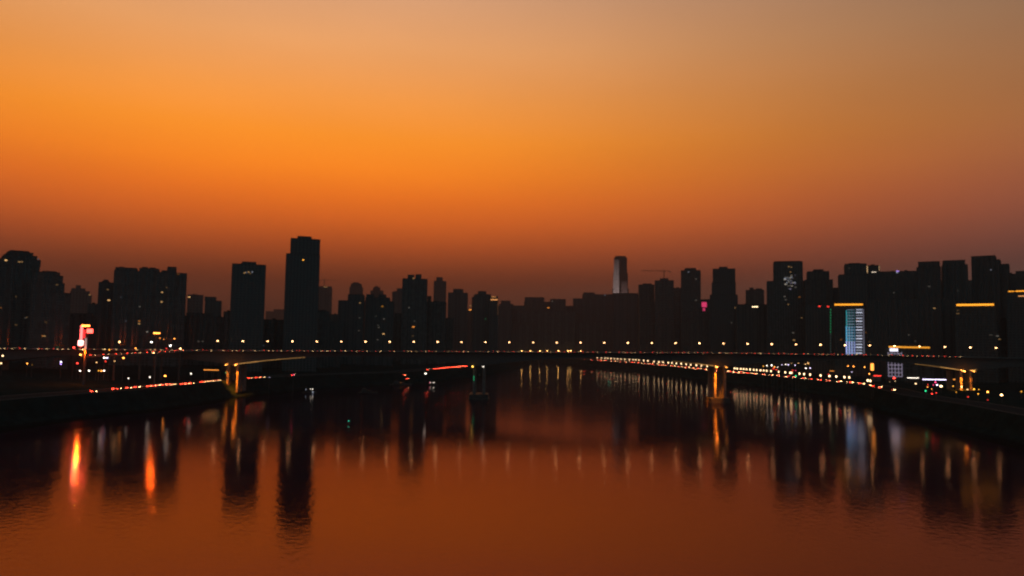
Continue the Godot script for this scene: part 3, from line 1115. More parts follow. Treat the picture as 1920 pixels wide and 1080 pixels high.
func skyline_middle() -> void:
	tower("hazy far tower with a stepped crown left of the twin dark blocks", 2400, [[655, 680, 538], [658, 677, 532, 538], [662, 672, 529.5, 532]])
	tower("hazy far tower with a pointed cap behind the twin dark blocks", 2450, [[695, 719, 545], [700, 713, 539, 545], [703, 709, 536.5, 539]])
	tower("dark block with a raised right half, left one of the twin dark blocks", 1200, [[634, 683, 564], [653, 682, 552.5, 564]], {"style": 0, "lit": [[675, 568, "warm", 1, 0.25], [673, 620, "white", 1, 0.08], [674, 596, "white", 1, 0.08]]})
	tower("dark block with two roof turrets, right one of the twin dark blocks", 1215, [[684, 739, 565], [687, 700, 552, 565], [710, 723, 552, 565], [686, 730, 558, 565]], {"style": 0,
		"lit": [[717, 574.5, "gold", 1.1, 0.5], [720, 598, "white", 1, 0.12], [719, 626, "warm", 1.2, 0.6], [709, 610, "white", 1, 0.08], [710, 614, "white", 1, 0.1], [705, 593, "white", 1, 0.06], [708, 637, "white", 1, 0.1]]})
	tower("slim hazy tower left of the tall dark twin-turret tower", 2050, [[736, 756, 547], [745, 755, 541, 547]])
	tower("tall dark tower with two turrets on its roof near the middle", 1300, [[755, 801.5, 523], [765, 776, 515, 523], [780, 790, 514, 523]], {"style": 0, "lit": [[775, 522, "warm", 0.8, 0.3], [767, 577, "white", 1, 0.12], [775, 613, "orange", 1.4, 0.6], [774, 630, "warm", 1, 0.1], [777, 602, "white", 1, 0.08], [777, 640, "warm", 1, 0.2]]})
	tower("dark wing right of the twin-turret tower", 1350, [[800, 836, 566], [801, 807, 555, 566]], {"style": 0})
	tower("slender hazy tower with a stepped cap", 2300, [[814, 837, 527], [819, 830, 520, 527]])
	tower("hazy broad block with a stepped top right of the slender tower", 1850, [[840, 877, 549], [850, 868, 542, 549]])
	tower("hazy rounded block left of the block with the gold-lit crown", 1650, [[886, 924, 557], [891, 920, 552, 557], [898, 912, 546, 552]], {"style": 0, "lit": [[882, 573, "warm", 1, 0.25], [881.5, 581, "orange", 1.5, 0.7], [910.5, 598, "green", 1, 0.2]]})
	var t := tower("block with a gold-lit stepped crown near the middle of the skyline", 1600, [[918, 934, 562], [920, 933, 556, 562]], {"style": 0})
	front_light(t, "crown_light", 920, 562.8, 933, 561, 1600, glow(1.0, 0.4, 0.12, 0.9))
	front_light(t, "crown_light", 921.5, 557.4, 930, 556, 1600, glow(1.0, 0.4, 0.12, 0.5))
	front_light(t, "crown_light", 932.8, 590, 934, 567, 1600, glow(1.0, 0.4, 0.12, 0.08))
	tower("hazy low block right of the gold-lit crown", 2300, [[937, 963, 570], [941, 957, 564, 570]])
	tower("hazy wide block with a raised top in the middle distance", 2350, [[982, 1036, 566], [984, 1019, 557.5, 566]], {"style": 0})
	tower("square dark block with one orange window right of the middle", 2300, [[1032, 1061, 561]], {"style": 0, "lit": [[1028, 577, "orange", 1.5, 0.6], [1036, 565, "white", 0.9, 0.15], [1053, 601, "white", 1, 0.12], [1000, 631, "warm", 1, 0.2]]})
	tower("low hazy block in the gap left of the lit tall tower", 2420, [[1060, 1076, 574]])
	tower("dark stepped block left of the lit tall tower", 2320, [[1074, 1150, 560], [1092, 1150, 552, 560], [1094, 1114, 548.5, 552]], {"style": 0, "lit": [[1134, 553.5, "cold", 0.8, 0.25], [1104, 588, "white", 1, 0.06], [1149, 587, "white", 1, 0.12], [1149, 612, "orange", 1.1, 0.5]]})
	var z := tower("tall slim tower with a left face of pale lit stripes, standing above the haze", 2650, [[1148.5, 1178.5, 541], [1150, 1177, 512, 541], [1151.5, 1175.5, 483, 512], [1154, 1173, 480, 483]], {"style": 1, "called": "striped_tower", "jitter": 0.0})
	for i in 20:                                       # pale lit floors, brighter towards the street
		var y := 548.0 - i * 3.15
		var k := 0.5 - 0.021 * i
		front_light(z, "floor_light", 1149.3 + i * 0.09, y + 0.5, 1160.8, y - 0.5, 2650, glow(1.0, 0.72, 0.68, k), 1.4)
		if i < 7:
			front_light(z, "floor_light", 1164.5, y + 0.4, 1176.5 - 0.15 * i, y - 0.4, 2650, glow(1.0, 0.6, 0.55, 0.2 * (1.0 - 0.1 * i)), 1.4)
	tower("dark block at the right foot of the striped tower", 2150, [[1150, 1199, 553], [1176, 1196, 550, 553]], {"style": 0})
	tower("dark flat tower left of the tower under the big crane", 1850, [[1198, 1227.5, 534], [1206, 1222, 532, 534]], {"style": 0})
	tower("dark tower under the big crane", 1800, [[1228, 1263, 526], [1238, 1253, 522, 526]], {"style": 0})
	crane("large tower crane with a long jib to the left above a dark tower", 1245, 523, 508.5, 1203, 1256.5, 1805)
	tower("dark shoulder block between the crane tower and the tall square tower", 1900, [[1262, 1278, 540]], {"style": 0})
	for f in [["low hazy row of blocks at the foot of the twin dark blocks", 1500, [[616, 664, 590], [640, 660, 584, 590]]], ["low dark row of blocks under the twin-turret tower", 1420, [[728, 850, 596], [740, 770, 588, 596]]], ["low hazy row of blocks under the gold-lit crown", 2250, [[842, 960, 580], [930, 956, 574, 580]]],
			["low dark row of blocks in the middle under the haze", 2280, [[940, 1078, 583], [962, 984, 573, 583]]], ["long dark row of blocks under the lit striped tower", 2300, [[1062, 1210, 575]]], ["dark row of blocks under the crane tower", 1950, [[1195, 1290, 566]]], ["far low dark terrace along the shore in the middle", 2270, [[760, 1000, 606]]], ["far low dark terrace along the shore right of the middle", 2265, [[990, 1240, 604]]]]:
		tower(f[0], f[1], f[2], {"style": 0, "called": "low_building", "deep": 20})


func skyline_right() -> void:
	tower("tall dark square tower left of the pink neon sign", 1650, [[1276.5, 1313, 507], [1284, 1304, 503, 507]], {"style": 1, "lit": [[1291, 510, "cold", 1, 0.2], [1305, 523, "white", 0.8, 0.12], [1305, 563, "white", 0.9, 0.12]]})
	tower("dark low block behind the pink neon sign", 1720, [[1308, 1336, 562]], {"style": 0})
	tower("tall dark tower with sloping flanks right of the pink neon sign", 1500, [[1331, 1383, 553], [1335, 1379, 530, 553], [1337, 1378, 504, 530], [1349, 1364, 500, 504]], {"style": 1, "lit": [[1380, 577, "warm", 1.1, 0.5], [1372, 605, "white", 1, 0.08], [1398, 604, "white", 1, 0.1]]})
	sign_board("small pink neon sign between two tall dark towers", 1315.5, 1325, 566.5, 576, 1420, "pink", 0.13)
	sign_board("narrow pink neon sign hanging below the wider one between two tall dark towers", 1317.5, 1322, 577.5, 583, 1420, "pink", 0.1)
	tower("hazy block with two roof caps right of the sloping tower", 1700, [[1398, 1432, 544], [1405, 1412, 539, 544], [1417, 1428, 541, 544]], {"style": 0})
	var s := tower("dark block carrying a short white roof light left of the tower of lit offices", 1400, [[1380, 1442, 571]], {"style": 0, "called": "low_building"})
	front_light(s, "roof_light", 1410, 576, 1421, 574.6, 1400, glow(1.0, 0.72, 0.4, 3.0))
	var lit := []
	for i in 34:                                       # the scatter of lit offices near the top
		lit.append([rng.randf_range(1470, 1492), 515 + 27.0 * rng.randf() * rng.randf() + rng.randf_range(0, 8), ["white", "cold", "white", "lilac"][i % 4], rng.randf_range(0.6, 1.3), rng.randf_range(0.06, 0.42)])
	lit.append_array([[1479, 500, "warm", 1, 0.25], [1484, 501, "warm", 0.8, 0.2], [1482, 510, "warm", 0.9, 0.2], [1484, 520, "cold", 1, 0.3], [1471, 556, "white", 1, 0.15], [1473, 562, "white", 0.9, 0.12], [1478, 571, "warm", 0.9, 0.2], [1499, 557, "orange", 1.2, 0.15], [1503, 596, "warm", 1, 0.15], [1487, 624, "white", 1.3, 0.12], [1489, 638, "warm", 1.2, 0.25], [1488, 637, "warm", 1, 0.2]])
	tower("broad dark tower with a scatter of white lit offices near its top", 1300, [[1450, 1505, 491], [1453, 1500, 490, 491], [1438, 1512, 527]], {"style": 1, "called": "office_tower", "lit": lit})
	tower("dark stepped tower right of the tower of lit offices", 1180, [[1508, 1562, 525], [1514, 1554, 509, 525], [1526, 1544, 505, 509]], {"style": 0})
	tower("wide dark tower with a raised block left of the glass corner", 1130, [[1572, 1626, 515], [1585, 1624, 495, 515], [1592, 1612, 493.5, 495]], {"style": 1, "lit": [[1592, 503, "white", 1, 0.05]]})
	var c := tower("dark glass block whose two upright corners are lit pale gold", 1135, [[1625, 1649, 498]], {"style": 1, "called": "glass_block", "jitter": 0.0})
	front_light(c, "corner_light", 1625.6, 511, 1626.6, 498.5, 1135, glow(1.0, 0.6, 0.28, 0.8))
	front_light(c, "corner_light", 1648.2, 508, 1649, 498.5, 1135, glow(1.0, 0.6, 0.28, 0.5))
	front_light(c, "ledge_light", 1634, 510.8, 1643, 509.8, 1135, glow(1.0, 0.8, 0.6, 1.0))
	tower("long dark slab with a violet light on its roof edge", 1200, [[1646, 1722, 509]], {"style": 0, "called": "residential_slab", "deep": 22, "lit": [[1683, 508.5, "violet", 1.4, 0.9], [1682, 511, "cold", 1, 0.4], [1676, 549, "white", 0.9, 0.1], [1670, 565.5, "white", 0.9, 0.3], [1704, 589, "orange", 1, 0.3], [1704, 636, "warm", 1.1, 0.4]]})
	tower("dark square tower, first of the three in a row at the right", 1000, [[1719, 1763, 501], [1722, 1761, 491, 501]], {"style": 0, "lit": [[1742, 537, "white", 1.2, 0.1]]})
	tower("dark square tower, middle one of the three in a row at the right", 1000, [[1766, 1815, 497], [1769, 1809, 488.5, 497]], {"style": 0, "lit": [[1796, 545, "white", 1, 0.06]]})
	tower("tallest dark tower at the right with a stepped right side", 1000, [[1820, 1875, 488], [1821, 1865, 480, 488], [1868, 1890, 497]], {"style": 0, "lit": [[1858, 506, "cold", 0.9, 0.2]]})
	tower("dark low shoulder right of the tallest tower at the right", 1050, [[1886, 1906, 514]], {"style": 0})
	tower("dark tower cut by the right edge of the skyline", 960, [[1903, 1965, 508]], {"style": 0})
	tower("dark backdrop block behind the three towers at the right", 1300, [[1700, 1830, 527]], {"style": 0, "called": "low_building"})
	tower("dark block between the stepped tower and the tower with the gold roof strip", 1250, [[1545, 1582, 540]], {"style": 0, "called": "low_building"})
	# the nearer row with lit roof edges
	var a := tower("dark tower with a bright gold roof strip above the blue-lit facade", 1060, [[1563, 1622, 569]], {"style": 1, "called": "gold_strip_tower", "jitter": 0.0, "deep": 30, "lit": [[1625, 623.5, "orange", 1.2, 0.2], [1607, 601, "orange", 1.1, 0.25], [1577, 637, "orange", 1, 0.15]]})
	front_light(a, "roof_light", 1564.5, 572.2, 1617.5, 570, 1060, glow(1.0, 0.36, 0.025, 1.5), 1.0)
	for i in 16:                                       # the light wall: blue columns on the left, white bars on the right
		var y := 581.0 + i * 5.4
		front_light(a, "light_bar", 1605, y + 0.9, 1616.5, y - 0.9, 1060, glow(0.75, 0.8, 1.0, 0.5 + 0.3 * sin(i * 2.1) + 0.012 * i), 1.0)
		front_light(a, "light_bar", 1587.5, y + 0.6, 1602, y - 0.6, 1060, glow(0.55, 0.75, 1.0, 0.16 + 0.022 * i), 1.2)
	for i in 4:
		var x: float = [1587.4, 1592.4, 1597.4, 1602.4][i]
		front_light(a, "light_column", x - 0.7, 612, x + 0.7, 582, 1060, glow(0.03, 0.4, 0.45, [0.7, 0.3, 0.16, 0.1][i]), 0.9)
		front_light(a, "light_column", x - 0.8, 640, x + 0.8, 612, 1060, glow(0.1, 0.5, 0.8, [0.9, 0.6, 0.35, 0.2][i]), 0.9)
		front_light(a, "light_column", x - 0.9, 668, x + 0.9, 640, 1060, glow(0.4, 0.48, 1.0, [1.0, 0.85, 0.7, 0.5][i]), 0.9)
	front_light(a, "light_column", 1618.6, 668, 1619.6, 580, 1060, glow(0.7, 0.68, 0.9, 0.12), 0.9)
	var g := tower("dark narrow tower with a thin green light line down its edge", 1150, [[1510, 1561, 571]], {"style": 1, "called": "green_line_tower", "jitter": 0.0, "lit": [[1536.5, 574.5, "red", 1.1, 1.0], [1552.5, 575, "red", 1.1, 0.9]]})
	for i in 16:
		front_light(g, "edge_light", 1556.4, 582 + i * 5.2, 1558, 580 + i * 5.2, 1150, glow(0.04, 0.6, 0.22, 0.5) if i < 9 else glow(0.35, 0.6, 0.55, 0.1), 0.9)
	var r := tower("dark tower with a long gold roof strip near the right edge", 900, [[1790, 1866, 570]], {"style": 1, "called": "gold_strip_tower", "jitter": 0.0, "lit": [[1796, 588, "warm", 1.6, 0.15], [1796, 582, "warm", 1.2, 0.1], [1752, 578, "warm", 1.3, 0.3], [1870, 630, "white", 1.4, 0.15], [1858, 628, "white", 1.6, 0.08]]})
	front_light(r, "roof_light", 1793, 572.6, 1863, 570.4, 900, glow(1.0, 0.36, 0.025, 1.7), 1.0)
	var q := tower("dark tower with two broken gold roof strips cut by the right edge", 880, [[1886, 1975, 544]], {"style": 1, "called": "gold_strip_tower", "jitter": 0.0})
	front_light(q, "roof_light", 1890, 545.8, 1901.5, 544.4, 880, glow(1.0, 0.36, 0.025, 1.5), 1.0)
	front_light(q, "roof_light", 1904, 546, 1925, 544.4, 880, glow(1.0, 0.36, 0.025, 1.6), 1.0)
	front_light(q, "roof_light", 1909, 555.4, 1922, 554, 880, glow(1.0, 0.4, 0.12, 0.9), 1.0)
	var v := tower("low dark building with a bright amber roof line behind the bridge at the right", 960, [[1660, 1748, 651]], {"style": 0, "called": "amber_line_building", "jitter": 0.0, "deep": 16})
	front_light(v, "roof_light", 1666, 651.6, 1690, 649.4, 960, glow(1.0, 0.4, 0.04, 1.3), 1.0)
	front_light(v, "roof_light", 1690, 652.4, 1743, 650.2, 960, glow(1.0, 0.38, 0.03, 0.95), 1.0)
	front_light(v, "screen_light", 1668, 658.8, 1683.5, 653.4, 960, glow(0.9, 0.85, 1.0, 1.5), 1.6)
	for i in 7:                                        # the lit lattice that shows above and below the deck
		front_light(v, "lattice_light", 1665, 663.4 + i * 7.2, 1691, 662.6 + i * 7.2, 960, glow(0.75, 0.62, 0.85, 0.32), 1.0)
	for i in 5:
		front_light(v, "lattice_light", 1665 + i * 6.4, 707, 1665.6 + i * 6.4, 660, 960, glow(0.7, 0.6, 0.85, 0.26), 1.2)
	tower("broad dark mass of housing behind the gold-strip towers", 1010, [[1622, 1792, 560]], {"style": 0, "called": "low_building", "deep": 18, "lit": [[1704, 628, "white", 1, 0.1], [1716, 640, "white", 1, 0.08], [1750, 585, "white", 1, 0.05], [1630, 641, "warm", 1, 0.1]]})
	tower("dark terrace of housing at the far right behind the bridge", 900, [[1840, 1990, 600]], {"style": 0, "called": "low_building", "deep": 18, "lit": [[1874, 636, "warm", 1.3, 0.2], [1838, 651, "warm", 1, 0.3], [1864, 650, "warm", 1, 0.15]]})
	tower("long dark terrace behind the bridge below the sloping tower", 1620, [[1290, 1450, 585]], {"style": 0, "called": "low_building", "deep": 18, "lit": [[1353, 654.6, "orange", 1.3, 0.6], [1376, 655, "gold", 2.2, 0.7], [1393, 655.4, "gold", 2.0, 0.5]]})
	tower("long dark terrace behind the bridge below the tower of lit offices", 1380, [[1430, 1570, 590]], {"style": 0, "called": "low_building", "deep": 18})


func left_bank_things() -> void:
	# the neon pylon
	var d := 660.0
	var base := P(157, 655, d)
	base.y = ground(base.x, d)
	var root := thing("neon_sign", "tall red and white neon pylon sign with an orange cap on the left bank", "sign", base)
	var inv := base
	var piece := func(called: String, x0: float, y0: float, x1: float, y1: float, z: float, m: Material, deep := 0.6) -> void:
		var a: Vector3 = P(x0, y0, d) - inv
		var b: Vector3 = P(x1, y1, d) - inv
		var mb := MB.new()
		mb.box(Vector3((a.x + b.x) * 0.5, (a.y + b.y) * 0.5, z), Vector3(absf(b.x - a.x), absf(b.y - a.y), deep))
		put(called, mb, m, root)
	var post := MB.new()
	var top: Vector3 = P(162, 634, d) - inv
	post.tube(Vector3(top.x * 0.6, -0.5, -0.8), Vector3(top.x, top.y + 8.0, -0.8), 1.0, 1.5, 10)
	put("pylon", post, M.dark_metal, root)
	piece.call("neon_blade", 149.5, 650, 156, 611, 0.4, glow(1.0, 0.11, 0.1, 4.0))
	piece.call("neon_blade", 155.5, 634, 161, 618, 0.1, glow(1.0, 0.03, 0.03, 1.4))
	piece.call("cap_light", 154, 612.5, 169, 609, 0.6, glow(1.0, 0.2, 0.03, 8.0))
	piece.call("sign_panel", 163, 624.5, 174.5, 617, 0.4, glow(1.0, 0.07, 0.05, 6.0))
	piece.call("white_panel", 147.5, 647.5, 157.5, 638.5, 0.9, glow(1.0, 0.34, 0.3, 6.0))
	piece.call("lit_column", 158.5, 655, 163.5, 634, 0.4, glow(1.0, 0.66, 0.6, 0.35))
	omni("neon_glow", base + Vector3(0, 29, 2.4), 1300.0, Color(1.0, 0.36, 0.06), 80.0)
	# the high mast
	var mb := P(293, 640, 670.0)
	mb.y = ground(mb.x, 670.0)
	var mast := thing("high_mast_lamp", "tall mast lamp with a bright orange head on the left bank", "street lamp", mb)
	var hi := P(293, 624.5, -mb.z) - mb
	var p := MB.new()
	p.tube(Vector3.ZERO, Vector3(0, hi.y, 0), 0.45, 0.2, 8)
	put("pole", p, M.metal, mast)
	var ring := MB.new()
	for i in 8:
		var q := Vector3(cos(TAU * i / 8.0), 0, sin(TAU * i / 8.0)) * 2.0
		ring.bar(Vector3(0, hi.y, 0), Vector3(0, hi.y, 0) + q, 0.12, 0.12)
		ring.box(Vector3(0, hi.y - 0.05, 0) + q, Vector3(1.3, 1.0, 1.3))
	put("lamp_head", ring, glow(1.0, 0.34, 0.05, 6.0), mast)
	omni("mast_glow", mb + Vector3(0, hi.y - 1.2, 0), 1700.0, Color(1.0, 0.36, 0.06), 90.0)
	# the ramp that climbs to the bridge from the left bank
	var ramp := thing("approach_ramp", "concrete approach ramp with red tail lights climbing to the left end of the bridge", "ramp", Vector3.ZERO)
	var deck := MB.new()
	var rail := MB.new()
	var pts := []
	for i in 15:
		var t := i / 14.0
		var a := Vector3(-330, deck_y(-330) - 0.4, -764)
		var b := Vector3(-400, 40.5, -696)
		pts.append(Vector3(lerpf(a.x, b.x, t), lerpf(a.y, b.y, t), lerpf(a.z, b.z, t * t)))
	for i in 14:
		deck.bar(pts[i], pts[i + 1], 9.0, 1.2)
		for s in [-1.0, 1.0]:
			var side: Vector3 = Vector3.UP.cross((pts[i + 1] - pts[i]).normalized()) * (4.3 * s)
			rail.bar(pts[i] + side + Vector3(0, 1.0, 0), pts[i + 1] + side + Vector3(0, 1.0, 0), 0.3, 0.7)
	put("deck", deck, M.girder, ramp)
	put("parapet", rail, M.concrete, ramp)
	for i in [2, 5, 8, 11]:
		var c := MB.new()
		c.tube(Vector3(pts[i].x, 12, pts[i].z), Vector3(pts[i].x, pts[i].y - 0.5, pts[i].z), 1.0, 1.0, 10)
		put("column", c, M.dimmed_concrete, ramp)
	var car := make_car(M.car[0], 1.0)
	var t := 0.06
	var first := true
	var ramp_car := 0
	while t < 1.0:
		var k := mini(int(t * 14.0), 13)
		var at: Vector3 = pts[k].lerp(pts[k + 1], t * 14.0 - k) + Vector3(0, 0.62, 0)
		var dir: Vector3 = pts[k] - pts[k + 1]
		ramp_car += 1
		var l := "red-lit car on the ramp to the bridge, %s from its top" % nth(ramp_car - 1)
		var o := car if first else dup(car, "car", l, at, atan2(dir.x, dir.z))
		first = false
		o.position = at
		o.rotation.y = atan2(dir.x, dir.z)
		o.set_meta("label", l)
		o.set_meta("group", "cars on the ramp")
		t += rng.randf_range(0.055, 0.12)
	for l in [[5, 667, "cream", 1.6, 1.0, "pale lamp at the left edge of the left bank, upper of two"], [2, 681, "cream", 1.5, 0.8, "pale lamp at the left edge of the left bank, lower of two"], [51, 681.5, "orange", 1.2, 0.8, "orange lamp alone below the domed tower"], [60, 684, "gold", 0.7, 0.2, "faint amber lamp right of the orange lamp below the domed tower"],
			[114.5, 678.5, "lilac", 1.4, 1.6, "white lamp just above a violet lamp on the left bank"], [114, 682.5, "violet", 1.3, 1.0, "violet lamp just below a white lamp on the left bank"], [138.5, 651.5, "red", 1.9, 0.9, "large red lamp left of the foot of the neon pylon"], [155, 655.5, "warm", 1.2, 0.8, "warm lamp at the foot of the neon pylon"], [151, 665, "orange", 2.0, 1.0, "large orange lamp below the neon pylon"],
			[145, 681, "red", 1.6, 0.8, "red lamp on the bank road below the neon pylon"], [181, 679.5, "warm", 1.1, 0.5, "dim warm lamp right of the red lamp on the bank"], [195.5, 671, "white", 1.4, 1.6, "white lamp, left one of a touching pair above a red light"], [201, 671, "lilac", 1.4, 1.4, "cool white lamp, right one of a touching pair above a red light"], [198, 677.5, "red", 1.1, 0.5, "small red lamp under a pair of white lamps"],
			[215, 677, "warm", 1.0, 0.4, "dim amber lamp right of the pair of white lamps"], [231.5, 671, "orange", 1.6, 1.0, "orange lamp beside the start of the red queue on the ramp"], [150, 695, "white", 1.2, 1.4, "white lamp, left one of a spaced pair below the bank road"], [167, 695, "white", 1.2, 1.4, "white lamp, right one of a spaced pair below the bank road"], [185, 695, "gold", 1.0, 1.0, "amber lamp, left end of a close row of three"],
			[190, 695.2, "orange", 1.1, 1.0, "orange lamp in the middle of a close row of three"], [195, 695, "white", 1.2, 1.4, "white lamp, right end of a close row of three"], [197, 655, "warm", 0.9, 0.6, "small warm lamp, left one of two above the lit red roofs"], [205, 656, "gold", 1.2, 1.0, "amber lamp, right one of two above the lit red roofs"], [224, 641, "warm", 1.6, 1.6, "bright warm lamp on the left bank left of the tall mast lamp"],
			[254, 659, "orange", 1.2, 1.0, "orange lamp below the tall mast lamp"], [284, 641, "white", 1.6, 1.8, "bright white lamp just left of the tall mast lamp"], [288, 661.5, "warm", 1.2, 1.2, "warm lamp on the ramp below the tall mast lamp"], [312, 653, "red", 1.0, 0.4, "dim red lamp right of the tall mast lamp"], [319.5, 648, "white", 1.7, 1.8, "bright white lamp at the left end of the bridge"], [338, 656, "warm", 1.5, 2.0, "bright warm lamp where the ramp meets the bridge"],
			[327, 635, "orange", 1.1, 0.9, "orange lamp high above the ramp"], [300, 634, "orange", 1.0, 0.4, "small orange lamp right of the mast head"], [307, 636, "orange", 0.9, 0.3, "faint orange lamp right of the mast head"], [241, 709, "white", 0.9, 0.9, "small white lamp above the left riverside road, leftmost of three"], [281, 707, "white", 1.0, 1.1, "small white lamp above the left riverside road, middle of three"], [358, 700.5, "white", 1.1, 1.3, "small white lamp above the left riverside road, right of three"],
			[309, 716, "orange", 1.6, 1.2, "orange lamp standing over the queue on the left riverside road"], [798, 700.5, "white", 1.6, 0.8, "small white lamp on the left bank left of the red jam"], [550, 702.5, "pink", 1.3, 0.4, "dim pink lamp on the left bank right of the yellow-lit haunch"], [505, 707.5, "lilac", 0.8, 0.3, "faint lamp at the end of the tail lights past the pier"], [906, 687.5, "white", 1.6, 0.35, "faint white lamp on the shore behind the middle pier"]]:
		bank_lamp(l[0], l[1], 7.0, l[2], l[3], l[5], l[4])
	lit_shop("shop", "shop", "low red-lit shop below the neon pylon", 160, 182, 662, 8, "orange", 0.045)
	lit_shop("shop", "shop", "small red-lit shop left of the bright orange lamp", 188, 201, 660.5, 8, "red", 0.03)
	lit_shop("shop", "shop", "shop with a pale orange fascia behind the ramp", 206, 225, 661, 8, "orange", 0.05)
	lit_shop("shop", "shop", "shop with a red fascia at the start of the ramp", 232, 248, 661, 8, "orange", 0.14)
	lit_shop("pavilion", "pavilion", "open pavilion with an orange-lit eave left of the bridge pier", 382, 410, 693.5, 9, "orange", 0.16, true)


func right_bank_things() -> void:
	var seen := {}
	var i := 0
	for px in GLOBES:
		var p := road_at(px, true, 16.2)
		var k := 0.85 + 0.3 * rng.randf()
		street_lamp("%s cream globe lamp from the far end of the right riverside road" % nth(i), p, 5.8, 0.0, glow(1.0, 0.66, 0.34, 4.2 * k), Vector3(2.0, 2.6, 2.0), 1.5, Color(1.0, 0.75, 0.45), "globe lamps along the right riverside road", true)
		i += 1
	i = 0
	for px in [978, 995, 1012.5, 1026, 1047, 1065, 1070, 1089]:   # the far quay
		var a := P(px, 658.5, 2250)
		street_lamp("bright golden lamp on the far quay above the deck line, %s from the left" % nth(i), Vector3(a.x, ground(a.x, 2250.0), -2250), a.y - ground(a.x, 2250.0), 0.0, glow(1.0, 0.5, 0.14, 24.0), Vector3(2.4, 1.8, 2.4), 8.0, Color(1, 0.7, 0.35), "golden lamps on the far quay", true)
		i += 1
	for l in [[1438, 685.5, "white", 1.4, 0.9, "white"], [1447, 685, "white", 1.6, 1.2, "white"], [1431, 686.5, "gold", 1.3, 0.8, "gold"], [1452, 688, "orange", 1.3, 0.8, "orange"], [1458, 688.5, "white", 1.2, 0.7, "white"], [1450, 691, "red", 1.4, 0.6, "red"], [1456, 693, "red", 1.2, 0.5, "red"], [1466, 684, "lilac", 1.2, 0.7, "lilac"], [1473, 683, "white", 1.2, 0.9, "white"], [1478, 683.8, "lilac", 1.5, 0.9, "lilac"], [1491, 684.5, "lilac", 1.5, 1.0, "lilac"],
			[1484, 681, "warm", 0.9, 0.4, "warm"], [1497, 680.8, "warm", 1.0, 0.4, "warm"], [1510, 683, "warm", 1.2, 0.5, "warm"], [1515, 680.5, "warm", 1.4, 0.6, "warm"], [1516, 683, "gold", 1.0, 0.5, "gold"], [1511, 690.5, "white", 1.6, 0.8, "white"], [1519, 690, "lilac", 1.7, 0.8, "lilac"], [1590, 686.5, "orange", 1.3, 0.9, "orange"], [1600.5, 687, "orange", 1.4, 1.0, "orange"], [1621, 688.3, "orange", 1.4, 0.9, "orange"], [1664, 690, "orange", 1.3, 0.6, "orange"],
			[1597, 697.5, "lilac", 1.3, 0.5, "lilac"], [1630, 701, "orange", 1.6, 0.8, "orange"], [1678, 703.5, "orange", 1.5, 1.0, "orange"], [1676.5, 708.5, "red", 2.4, 0.9, "large red-orange"], [1678.5, 714.5, "cream", 0.9, 0.4, "cream"], [1668, 715.5, "cream", 0.8, 0.2, "cream"], [1717, 719, "cream", 1.8, 0.6, "cream"], [1754, 716.5, "pink", 1.5, 0.9, "pink"], [1757, 721.5, "lilac", 1.5, 1.6, "lilac"], [1764.5, 723.5, "cream", 2.5, 1.0, "large cream"], [1740, 721, "red", 1.0, 0.3, "red"], [1750, 721.5, "pink", 1.1, 0.4, "pink"], [1739, 725.5, "orange", 1.1, 0.4, "orange"], [1747, 729, "orange", 1.0, 0.3, "orange"],
			[1735.5, 732.5, "green", 1.1, 1.2, "green"], [1747.5, 737, "red", 1.2, 0.6, "red"], [1755.5, 736.5, "red", 1.0, 0.4, "red"], [1787, 724, "gold", 1.1, 0.9, "gold"], [1803, 725, "warm", 1.3, 1.2, "warm"], [1814, 730, "warm", 1.1, 0.6, "warm"], [1826, 729.3, "gold", 1.4, 1.3, "gold"], [1835, 730, "gold", 1.0, 0.6, "gold"], [1834, 738.5, "gold", 1.1, 0.7, "gold"], [1852, 734.5, "orange", 1.4, 1.4, "orange"], [1878, 740, "warm", 1.6, 2.0, "bright warm"], [1793, 735, "gold", 0.8, 0.5, "gold"], [1815, 744, "red", 1.0, 0.3, "red"], [1852, 749.5, "red", 1.0, 0.12, "faint red"], [1915, 734, "gold", 1.1, 0.6, "gold"],
			[1833, 700.3, "warm", 1.6, 1.2, "warm"], [1486, 694.5, "red", 1.1, 0.6, "red"], [1492, 705, "green", 1.6, 1.4, "green"], [1553, 701.5, "red", 1.0, 0.5, "red"], [1492, 694.5, "pink", 1.1, 0.4, "pink"]]:
		var where := "on the slope left of the blue-lit tower" if l[0] < 1560 else ("left of the lit lattice" if l[0] < 1700 else ("around the long white canopy" if l[0] < 1780 else "beside the orange-lit pier on land"))
		var line := "%s lamp %s, %s" % [l[5], where, "above the globe lamps" if l[1] < 695 else ("level with the globe lamps" if l[1] < 712 else ("on the lower bank" if l[1] < 730 else "near the dark foot of the bank"))]
		seen[line] = seen.get(line, -1) + 1
		if seen[line] > 0:
			line = nth(seen[line]) + " " + line
		bank_lamp(l[0], l[1], 5.5, l[2], l[3], line, l[4])
	lit_shop("canopy", "canopy", "long white-lit canopy on the right bank under the bridge", 1730, 1777, 711.5, 6, "lilac", 1.0, true)
	lit_shop("canopy", "canopy", "short white-lit canopy left of the long white one", 1701, 1723, 708.5, 6, "white", 0.5, true)
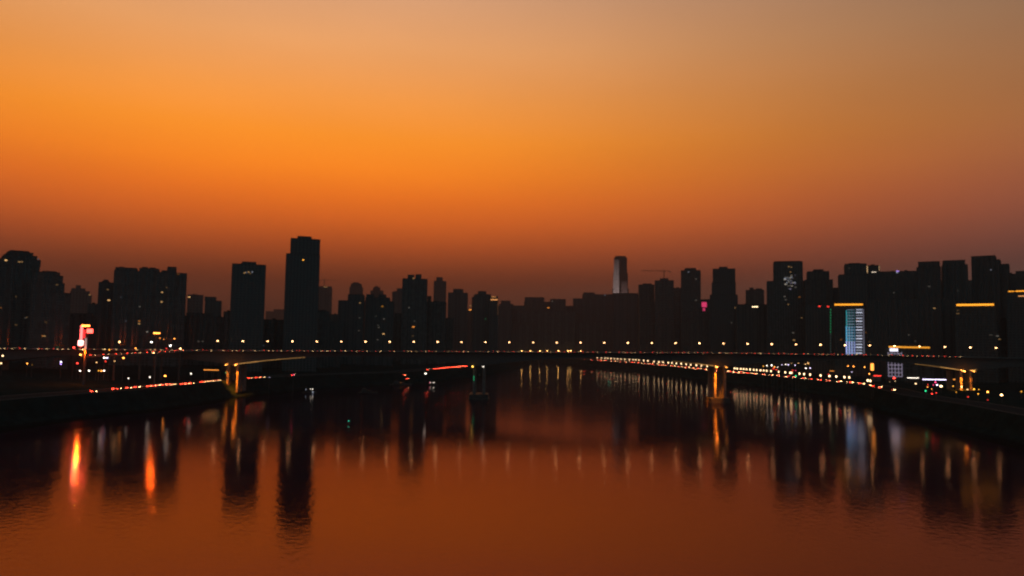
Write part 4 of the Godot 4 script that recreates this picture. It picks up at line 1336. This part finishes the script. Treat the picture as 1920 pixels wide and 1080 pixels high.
	lit_shop("pavilion", "pavilion", "pavilion with an orange-lit eave beside the pier on land", 1784, 1805, 711.5, 6, "orange", 0.22, true)
	lit_shop("shop", "shop", "shop with a white light bar above the globe lamps", 1539.5, 1551, 678.6, 7, "lilac", 0.7)
	lit_shop("shop", "shop", "shop with a dim orange eave above the globe lamps", 1555.5, 1566, 695.5, 7, "orange", 0.14)
	lit_shop("shop", "shop", "shop with a pale light bar left of the orange sign", 1591, 1601, 692.8, 7, "lilac", 0.3)
	lit_shop("shop", "shop", "shop with a pale light bar just below the orange sign", 1605, 1617, 694, 7, "lilac", 0.3)
	lit_shop("shop", "shop", "shop with a red and white canopy right of the orange sign", 1638, 1652, 704.5, 7, "red", 0.4)
	lit_shop("shop", "shop", "shop with a golden zigzag eave on the slope", 1518, 1532, 679.5, 7, "gold", 0.7)
	lit_shop("shop", "shop", "shop with a bright yellow light bar right of the pier on land", 1848, 1863, 701.3, 6, "gold", 0.9)
	lit_shop("shop", "shop", "shop with a violet light bar near the right edge", 1882, 1891, 704, 6, "violet", 0.16)
	sign_board("upright bright orange sign board under the bridge", 1632, 1637.8, 681.5, 694.5, 800, "orange", 0.28)


func river_things() -> void:
	boat("dark river boat with small white lights on the left part of the river", 580, 737, 16.0, 0.1, [[-3.6, 4.0, "cold", 0.16], [1.6, 4.4, "white", 0.5], [3.6, 4.4, "white", 0.6], [4.0, 1.2, "cold", 0.3]])
	boat("small dark boat with a white and a red light moored off the left bank", 811, 722, 12.0, -0.3, [[-4.2, 3.4, "pink", 0.5], [-2.6, 3.4, "white", 0.5], [2.4, 3.6, "white", 1.0]])
	boat("unlit dark boat moored along the left bank right of the tallest tower's reflection", 690, 738, 22.0, 0.25, [])
	boat("long unlit dark boat moored off the left bank below the red lights", 752, 722, 30.0, 0.35, [[-1.0, 3.0, "orange", 0.06]])
	buoy("green-lit buoy floating in the middle of the left reach of the river", 653.5, 793)
	buoy("green-lit buoy on the far right reach of the river, before the bank lamps", 1141, 716)
	buoy("green-lit buoy just right of the other one on the far right reach", 1144, 718)
